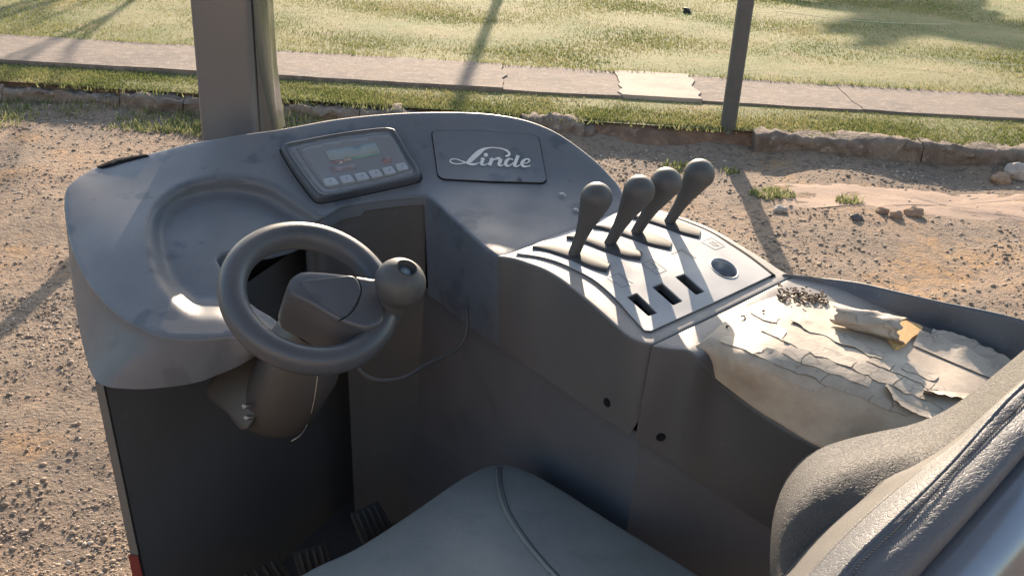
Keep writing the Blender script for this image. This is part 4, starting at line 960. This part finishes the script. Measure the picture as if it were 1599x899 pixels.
# gravel over the yard: real stones, too many to count
ico = bmesh.new(); bmesh.ops.create_icosphere(ico, subdivisions=1, radius=1); IV = np.array([v.co[:] for v in ico.verts]); IF = np.array([[v.index for v in f.verts] for f in ico.faces]); ico.free()
def bulk(name, V, Fi, m_):
    me = bpy.data.meshes.new(name); nv, nf = len(V), len(Fi); k = Fi.shape[1]
    me.vertices.add(nv); me.vertices.foreach_set('co', V.astype(np.float32).ravel()); me.loops.add(nf * k); me.loops.foreach_set('vertex_index', Fi.astype(np.int32).ravel())
    me.polygons.add(nf); me.polygons.foreach_set('loop_start', np.arange(0, nf * k, k, dtype=np.int32)); me.polygons.foreach_set('loop_total', np.full(nf, k, np.int32)); me.update(calc_edges=True)
    me.materials.append(m_); o = bpy.data.objects.new(name, me); COL.objects.link(o); o['kind'] = 'stuff'; return o
def island_mat(name, ramp, rough=.8, trans=0., spec=.3, pos=None):
    M = bpy.data.materials.new(name); M.use_nodes = True; N = M.node_tree.nodes; L = M.node_tree.links; b = N['Principled BSDF']; b.inputs['Roughness'].default_value = rough; b.inputs['Specular IOR Level'].default_value = spec
    g = N.new('ShaderNodeNewGeometry'); r = N.new('ShaderNodeValToRGB'); r.color_ramp.interpolation = 'LINEAR'
    while len(r.color_ramp.elements) < len(ramp): r.color_ramp.elements.new(.5)
    for e, (p, c) in zip(r.color_ramp.elements, ramp): e.position = p; e.color = (*c, 1)
    if pos:
        tc = N.new('ShaderNodeTexCoord'); t = N.new('ShaderNodeTexNoise'); t.inputs['Scale'].default_value = pos; t.inputs['Detail'].default_value = 5; L.new(tc.outputs['Object'], t.inputs[0])
        a = N.new('ShaderNodeMath'); a.operation = 'MULTIPLY_ADD'; L.new(g.outputs['Random Per Island'], a.inputs[0]); a.inputs[1].default_value = .5
        s = N.new('ShaderNodeMapRange'); s.inputs[1].default_value = .3; s.inputs[2].default_value = .7; s.inputs[4].default_value = .5; L.new(t.outputs['Fac'], s.inputs[0]); L.new(s.outputs[0], a.inputs[2]); L.new(a.outputs[0], r.inputs[0])
    else: L.new(g.outputs['Random Per Island'], r.inputs[0])
    L.new(r.outputs[0], b.inputs['Base Color'])
    if trans:
        tr = N.new('ShaderNodeBsdfTranslucent'); L.new(r.outputs[0], tr.inputs[0]); mx = N.new('ShaderNodeMixShader'); mx.inputs[0].default_value = trans
        L.new(b.outputs[0], mx.inputs[1]); L.new(tr.outputs[0], mx.inputs[2]); L.new(mx.outputs[0], N['Material Output'].inputs[0])
    return M
M_grav = island_mat('gravel_stone', [(0, (.14, .11, .085)), (.35, (.25, .185, .135)), (.7, (.34, .245, .17)), (.93, (.40, .31, .235)), (1, (.50, .43, .36))])
def scatter_stones(n, xr, yr, smin, smax, dens):
    x = rng.uniform(*xr, n); y = rng.uniform(*yr, n); k = (y < kerb_y(x) - .03) & (fbm(x, y, .8, 21) * .9 + .45 > rng.uniform(0, 1, n) * dens)
    k &= ~inside(sp, np.stack([x, y], 1)) | (rng.uniform(0, 1, n) < .08)
    x, y = x[k], y[k]; n = len(x); s = smin * (smax / smin) ** (rng.uniform(0, 1, n) ** 2.2)
    V = IV[None] * (1 + rng.normal(0, .16, (n, len(IV), 1))); sc_ = np.stack([rng.uniform(.7, 1.3, n), rng.uniform(.7, 1.3, n), rng.uniform(.45, .85, n)], 1) * s[:, None]
    V = V * sc_[:, None]; a = rng.uniform(0, 6.28, n); ca, sa = np.cos(a)[:, None], np.sin(a)[:, None]
    V = np.stack([V[..., 0] * ca - V[..., 1] * sa, V[..., 0] * sa + V[..., 1] * ca, V[..., 2]], -1) + np.stack([x, y, yz(x, y) + s * .15], 1)[:, None]
    return V
Vs = [scatter_stones(24000, (-4.2, -.55), (1.2, 6.9), .0035, .012, .8), scatter_stones(30000, (.2, 4.4), (2.2, 6.4), .0035, .012, .8), scatter_stones(34000, (-2.2, -.6), (1.0, 4.0), .002, .007, .7)]
V = np.concatenate(Vs); n = len(V); Fi = (IF[None] + (np.arange(n) * len(IV))[:, None, None]).reshape(-1, 3)
bulk('gravel', V.reshape(-1, 3), Fi, M_grav)

# grass: single blades
def blades(n, sel, zfun, h0, h1, wd, tilt=.7):
    x, y = sel; n = len(x); z = zfun(x, y); h = rng.uniform(h0, h1, n); a = rng.uniform(0, 6.28, n); t = rng.uniform(.1, tilt, n) * h; b = rng.uniform(0, 6.28, n); w_ = wd * rng.uniform(.6, 1.3, n)
    p0 = np.stack([x - np.cos(a) * w_, y - np.sin(a) * w_, z], 1); p1 = np.stack([x + np.cos(a) * w_, y + np.sin(a) * w_, z], 1)
    p2 = np.stack([x + np.cos(b) * t, y + np.sin(b) * t, z + np.sqrt(np.maximum(h * h - t * t, 1e-6))], 1)
    return np.stack([p0, p1, p2], 1)
def area(n, xr, y0, y1, den, sd):
    x = rng.uniform(*xr, n); f = rng.uniform(0, 1, n); y = y0(x) * (1 - f) + y1(x) * f
    d = fbm(x[::1], y[::1], .9, sd) * .8 + fbm(x, y, 3.1, sd + 5) * .5; k = d + den > rng.uniform(0, 1, n); return x[k], y[k]
M_grass = island_mat('grass_blade', [(0, (.075, .10, .025)), (.28, (.15, .175, .05)), (.52, (.26, .255, .098)), (.78, (.39, .335, .17)), (1, (.48, .385, .23))], .7, .35, pos=1.3)
M_grass2 = island_mat('green_blade', [(0, (.10, .12, .035)), (.5, (.20, .22, .08)), (1, (.36, .34, .17))], .6, .4)
T = []
T.append(blades(0, area(330000, (-6.5, 8.5), path_b, lambda x: x * 0 + 13.6, 1.05, 31), lambda x, y: x * 0 + LZ + .005, .012, .034, .0055, .95))
T.append(blades(0, area(90000, (-5, 4.6), lambda x: kerb_y(x) + .10, lambda x: path_f(x) - .005, 0.9, 41), lambda x, y: x * 0 + LZ - .012, .012, .032, .005, .9))
x, y = area(3000, (-5, 4.6), lambda x: path_b(x) - .05, lambda x: path_b(x) + .03, .6, 3); T.append(blades(0, (x, y), lambda x, y: x * 0 + LZ + .01, .03, .06, .005))
T = np.concatenate(T); bulk('lawn_grass', T.reshape(-1, 3), np.arange(len(T) * 3).reshape(-1, 3), M_grass)
# greener grass in front of the kerb on the left and along the kerb top
T = [blades(0, area(14000, (-4.6, -1.2), lambda x: kerb_y(x) - .62 + .25 * np.sin(x * 2.1), lambda x: kerb_y(x) + .02, .42, 51), lambda x, y: yz(x, y), .02, .065, .005, .9),
     blades(0, area(9000, (-5, 4.6), lambda x: kerb_y(x) + .02, lambda x: kerb_y(x) + .24, .30, 61), lambda x, y: x * 0 + LZ - .02, .018, .042, .005, .9)]
T = np.concatenate(T); bulk('green_grass', T.reshape(-1, 3), np.arange(len(T) * 3).reshape(-1, 3), M_grass2)

# weeds, rocks and litter one can point at
def weed(u, v, r, n, label):
    p = at_z(u, v, .0); a = rng.uniform(0, 6.28, n); q = r * np.sqrt(rng.uniform(0, 1, n)); x, y = p[0] + np.cos(a) * q, p[1] + np.sin(a) * q * .8
    t = blades(0, (x, y), lambda x, y: yz(x, y), .012, .045, .006, .95).reshape(-1, 3); o = obj('weed_tuft', t, np.arange(len(t)).reshape(-1, 3), M_grass2, smooth=False); tag(o, label, 'weed', 'weed tufts on the dirt')
weed(1205, 302, .13, 300, 'round green weed tuft on sand beside the long pole shadow')
weed(1325, 312, .08, 100, 'thin green weed sprouting at the gravel edge of the sand')
weed(1062, 258, .12, 180, 'green weed at the foot of the eroded bank behind the last lever')
weed(1140, 262, .06, 60, 'tiny weed sprig between the weed behind the levers and the pole shadow')
def rock(u, v, r, m_, label, seed):
    p = at_z(u, v, 0.); bm = bmesh.new(); bmesh.ops.create_icosphere(bm, subdivisions=3, radius=1)
    for q in bm.verts:
        s = 1 + .35 * noise.fractal(q.co * 1.1 + Vector((seed, 0, 0)), 1, 2, 4); q.co = Vector((q.co.x * 1.25, q.co.y, q.co.z * .75)) * s * r
    me = bpy.data.meshes.new('rock'); bm.to_mesh(me); bm.free(); me.shade_smooth(); me.set_sharp_from_angle(angle=radians(28)); me.materials.append(m_)
    o = bpy.data.objects.new('rock', me); COL.objects.link(o); o.location = (p[0], p[1], float(yz(np.array([p[0]]), np.array([p[1]]))[0]) + r * .35); tag(o, label, 'rock', 'loose rocks on the dirt')
R_or = gmat('orange_rock', [(.38, .24, .15), (.26, .17, .115)], [(20, .4, .65)], bump=.7, bscale=40); R_dk = gmat('dark_rock', [(.09, .08, .08), (.14, .12, .11)], [(20, .4, .65)], bump=.7, bscale=40)
R_pale = gmat('pale_rock', [(.42, .35, .29), (.32, .26, .22)], [(20, .4, .65)], bump=.7, bscale=40)
rock(1427, 330, .042, R_or, 'largest orange rock on the gravel below the sand', 1); rock(1398, 336, .032, R_or, 'low orange rock just left of the largest orange rock', 5); rock(1377, 330, .028, R_or, 'smaller orange rock, leftmost of the three in a row', 9)
rock(1338, 340, .026, R_dk, 'dark grey rock left of the row of orange rocks', 13); rock(1590, 275, .075, R_pale, 'pale chunk of stone against the kerb at the right edge', 17); rock(1562, 280, .05, R_or, 'brown stone lying beside the pale chunk by the kerb', 22)
rock(1219, 326, .03, R_pale, 'flat pale stone just below the round weed tuft', 27)
mb = MB(); p = at_z(1073, 22, LZ)
for k in range(14): 
    a = rng.uniform(0, 6.28); q = Vector((p[0] + rng.normal(0, .015), p[1] + rng.normal(0, .015), LZ + .02 + rng.uniform(0, .03))); mb.box(q, .04, .03, .02, Matrix.Rotation(a, 3, 'Z') @ Matrix.Rotation(rng.uniform(-.6, .6), 3, 'X'))
o = mb.out('litter_scrap', flat('black_scrap', (.02, .02, .02), .6), smooth=False); tag(o, 'small black scrap lying alone on the sunlit lawn', 'litter')

# pole by the kerb
pbase, ptop = Vector(at_z(1137, 196, LZ)), Vector(at_y(1165, 0, 6.55)); dirp = (ptop - pbase).normalized()
mb = MB(); mb.lathe(pbase - dirp * .1, dirp, [(.050, 0), (.050, .1), (.051, 1.2), (.050, 4.2), (.0001, 4.2)], 20)
pole = mb.out('kerbside_pole', mat('weathered_pole_steel', (.075, .075, .075), .5, alt=(.11, .10, .09), scale=14, amt=.7, bump=.3, bscale=60)); tag(pole, 'dark leaning steel pole standing in the grass behind the kerb', 'pole')
# post that hides behind the guard pillar but throws its shadow over the dirt
mb = MB(); q = at_z(366, 150, LZ); mb.lathe(Vector(q) - Vector((0, 0, .1)), (0, 0, 1), [(.045, 0), (.045, 1.15), (.0001, 1.16)], 16)
tag(mb.out('short_post', M_dark), 'short dark post hidden behind the grey cab pillar', 'post')
# far post beyond the lawn (its long shadow crosses the path)
def post_for_shadow(u, v, z0, dist, rad, lean=0.):
    g = at_z(u, v, z0); return Vector((g[0] + sin(SUN_AZ) * dist, g[1] + cos(SUN_AZ) * dist, z0)), dist * math.tan(SUN_EL)
q, h = post_for_shadow(712, 170, LZ, 9.0, .05); mb = MB(); mb.lathe(q, (0, 0, 1), [(.055, 0), (.05, h), (.0001, h + .01)], 12)
for z, k in ((h * .62, 9), (h * .5, 5)):
    for i in range(k): a = rng.uniform(0, 6.28); mb.tube([q + Vector((0, 0, z)), q + Vector((cos(a) * .07, sin(a) * .07, z + .06 + rng.uniform(0, .1)))], .012, 5)
tag(mb.out('garden_post', M_dark), 'thin post beyond the lawn whose shadow crosses the path', 'post')
# two fence wires over the lawn
M_wire = flat('bright_wire', (.75, .68, .5), .3, .6)
for a, b, lab in (((1215, 18), (1480, 38), 'upper bright wire strung low over the lawn shadow'), ((1290, 69), (1640, 104), 'lower bright wire strung low over the lawn shadow')):
    pa_, pb2 = Vector(at_z(*a, LZ + .12)), Vector(at_z(*b, LZ + .12)); pts = [pa_.lerp(pb2, f) - Vector((0, 0, .03 * 4 * f * (1 - f))) for f in np.linspace(-.02, 1.02, 24)]
    mb = MB(); mb.tube(pts, .0022, 5); tag(mb.out('fence_wire', M_wire), lab, 'wire', 'wires over the lawn')

# trees beyond the lawn: they stand above the frame, their shadows lie in it
M_bark = mat('tree_bark', (.10, .075, .055), .9, bump=.8, bscale=30, scale=8)
M_frond = island_mat('palm_frond', [(0, (.04, .08, .02)), (1, (.09, .14, .04))], .5, .3)
def shade_caster(u, v, dist): 
    g = at_z(u, v, LZ); return Vector((g[0] + sin(SUN_AZ) * dist, g[1] + cos(SUN_AZ) * dist, LZ + dist * math.tan(SUN_EL)))
pt = shade_caster(1390, 12, 10.0); palm = root('palm_tree', 'feathery palm tree beyond the lawn casting the large shadow', 'tree', (pt.x, pt.y, LZ))
mb = MB(); mb.tube([Vector((pt.x + .15 * math.sin(z * .7), pt.y, z)) for z in np.linspace(LZ, pt.z, 14)], list(np.linspace(.2, .13, 14)), 12); mb.out('trunk', M_bark, palm)
for k in range(90):
    a = k * 2.39996; el = random.uniform(-.2, 1.25); L_ = random.uniform(1.0, 1.6); pts = []; tris = []
    d = Vector((cos(a) * cos(el), sin(a) * cos(el), sin(el))); p = Vector(pt); stp = L_ / 14; mb = MB()
    for i in range(15):
        pts.append(p.copy()); d = (d + Vector((0, 0, -.11))).normalized(); p = p + d * stp
    mb.tube(pts, list(np.linspace(.018, .004, 15)), 5)
    for i in range(2, 15):
        dd = (pts[i] - pts[i - 1]).normalized(); sdv = dd.cross(Vector((0, 0, 1))).normalized()
        for sg in (-1, 1):
            for jj in (0, .33, .66):
                b = pts[i - 1].lerp(pts[i], jj); l = .42 * math.sin(pi * min(1, (i + jj) / 16 + .08)) + .08; tip = b + (sdv * sg * .85 + dd * .55 + Vector((0, 0, -.25))).normalized() * l
                mb.add([b - dd * .045, b + dd * .045, tip], [(0, 1, 2)])
    mb.out('frond', M_frond, palm, smooth=False)
# bare tree on the left
def branch(mb, p, d, L_, r, lvl):
    pts = [p.copy()]; q = p.copy(); dd = d.copy()
    for i in range(6):
        dd = (dd + Vector((random.uniform(-.16, .16), random.uniform(-.16, .16), random.uniform(-.04, .1)))).normalized(); q = q + dd * L_ / 6; pts.append(q.copy())
    mb.tube(pts, list(np.linspace(r, r * .55, 7)), 7)
    if lvl > 0:
        for i in range(3):
            k = random.randint(2, 6); nd = (dd + Vector((random.uniform(-.9, .9), random.uniform(-.9, .9), random.uniform(-.2, .5)))).normalized(); branch(mb, pts[k], nd, L_ * random.uniform(.55, .8), r * .5, lvl - 1)
for (u, v, dist, lab) in ((80, 60, 10.0, 'bare branching tree beyond the left of the lawn'), (-140, 20, 11.5, 'taller bare tree further left beyond the lawn')):
    tp = shade_caster(u, v, dist); tr = root('bare_tree', lab, 'tree', (tp.x - .6, tp.y, LZ)); mb = MB(); b0 = Vector((tp.x - .6, tp.y, LZ)); th_ = tp.z * .55
    mb.tube([b0 + Vector((.05 * i, 0, th_ * i / 6)) for i in range(7)], list(np.linspace(.11, .075, 7)), 10); mb.out('trunk', M_bark, tr)
    for i in range(4):
        mb = MB(); a = i * 1.6 + .4; branch(mb, b0 + Vector((.3, 0, th_)), Vector((cos(a) * .7, sin(a) * .4, .8)).normalized(), 1.8, .05, 2); mb.out('limb', M_bark, tr)

# dry leaf crumbs lying on the armrest
mb = MB()
for k in range(120):
    f = rng.uniform(0, 1); u = 1214 + 76 * f + rng.normal(0, 3); v = 458 + 12 * f + rng.normal(0, 1) * (7.5 * (1 - .55 * f))
    if v < 446: continue
    p = Vector(pad.P([(u, v)], .002 + abs(rng.normal(0, .003)))[0]); a = rng.uniform(0, 6.28); l = rng.uniform(.0015, .0055); d = Vector((cos(a), sin(a), rng.normal(0, .3))) * l
    mb.tube([p - d, p, p + d], [.0006, .0018, .0006], 4)
o = mb.out('leaf_crumbs', island_mat('dry_crumbs', [(0, (.03, .02, .015)), (.6, (.12, .075, .05)), (1, (.30, .22, .16))]), smooth=False, kind='stuff')
o['label'] = 'small heap of dry brown leaf crumbs on the armrest corner'; o['category'] = 'debris'
for (u, v, s, lab) in ((1162, 497, .004, 'larger dark crumb on the bare armrest near the seam'), (1134, 512, .0025, 'smaller pale crumb on the armrest nearest the seam'), (1186, 497, .003, 'dark crumb at the edge of the cracked vinyl')):
    p = Vector(arm.P([(u, v)], .014)[0]) if u > 1170 else Vector(pad.P([(u, v)], .002)[0]); mb = MB()
    for k in range(4): mb.tube([p + Vector(rng.normal(0, s * .4, 3)), p + Vector((s, s * .3, 0)) + Vector(rng.normal(0, s * .4, 3))], [.0012, .0006], 5)
    tag(mb.out('crumb', flat('dark_crumb', (.05, .035, .03), .9), smooth=False), lab, 'debris', 'crumbs on the armrest')

# unseen cream building, added to bounce warm sunlight onto camera-facing surfaces
bounce_shed = root('bounce_shed', 'added unseen cream building that bounces warm sunlight towards the cab', 'bounce_shed', (0, -7.5, 0))
mb = MB(); mb.box((0, -9.0, 1.7), 22, 3, 3.4); mb.out('wall', mat('cream_render', (.36, .295, .23), .9, bump=.3, bscale=20), bounce_shed, smooth=False)
mb = MB(); mb.box((0, -9.0, 3.5), 23, 3.8, .14); mb.out('roof', M_dark, bounce_shed, smooth=False)
for x in (-6, 5):
    mb = MB(); mb.box((x, -7.48, 1.05), 1.0, .06, 2.1); mb.out('door', M_wall, bounce_shed, smooth=False)
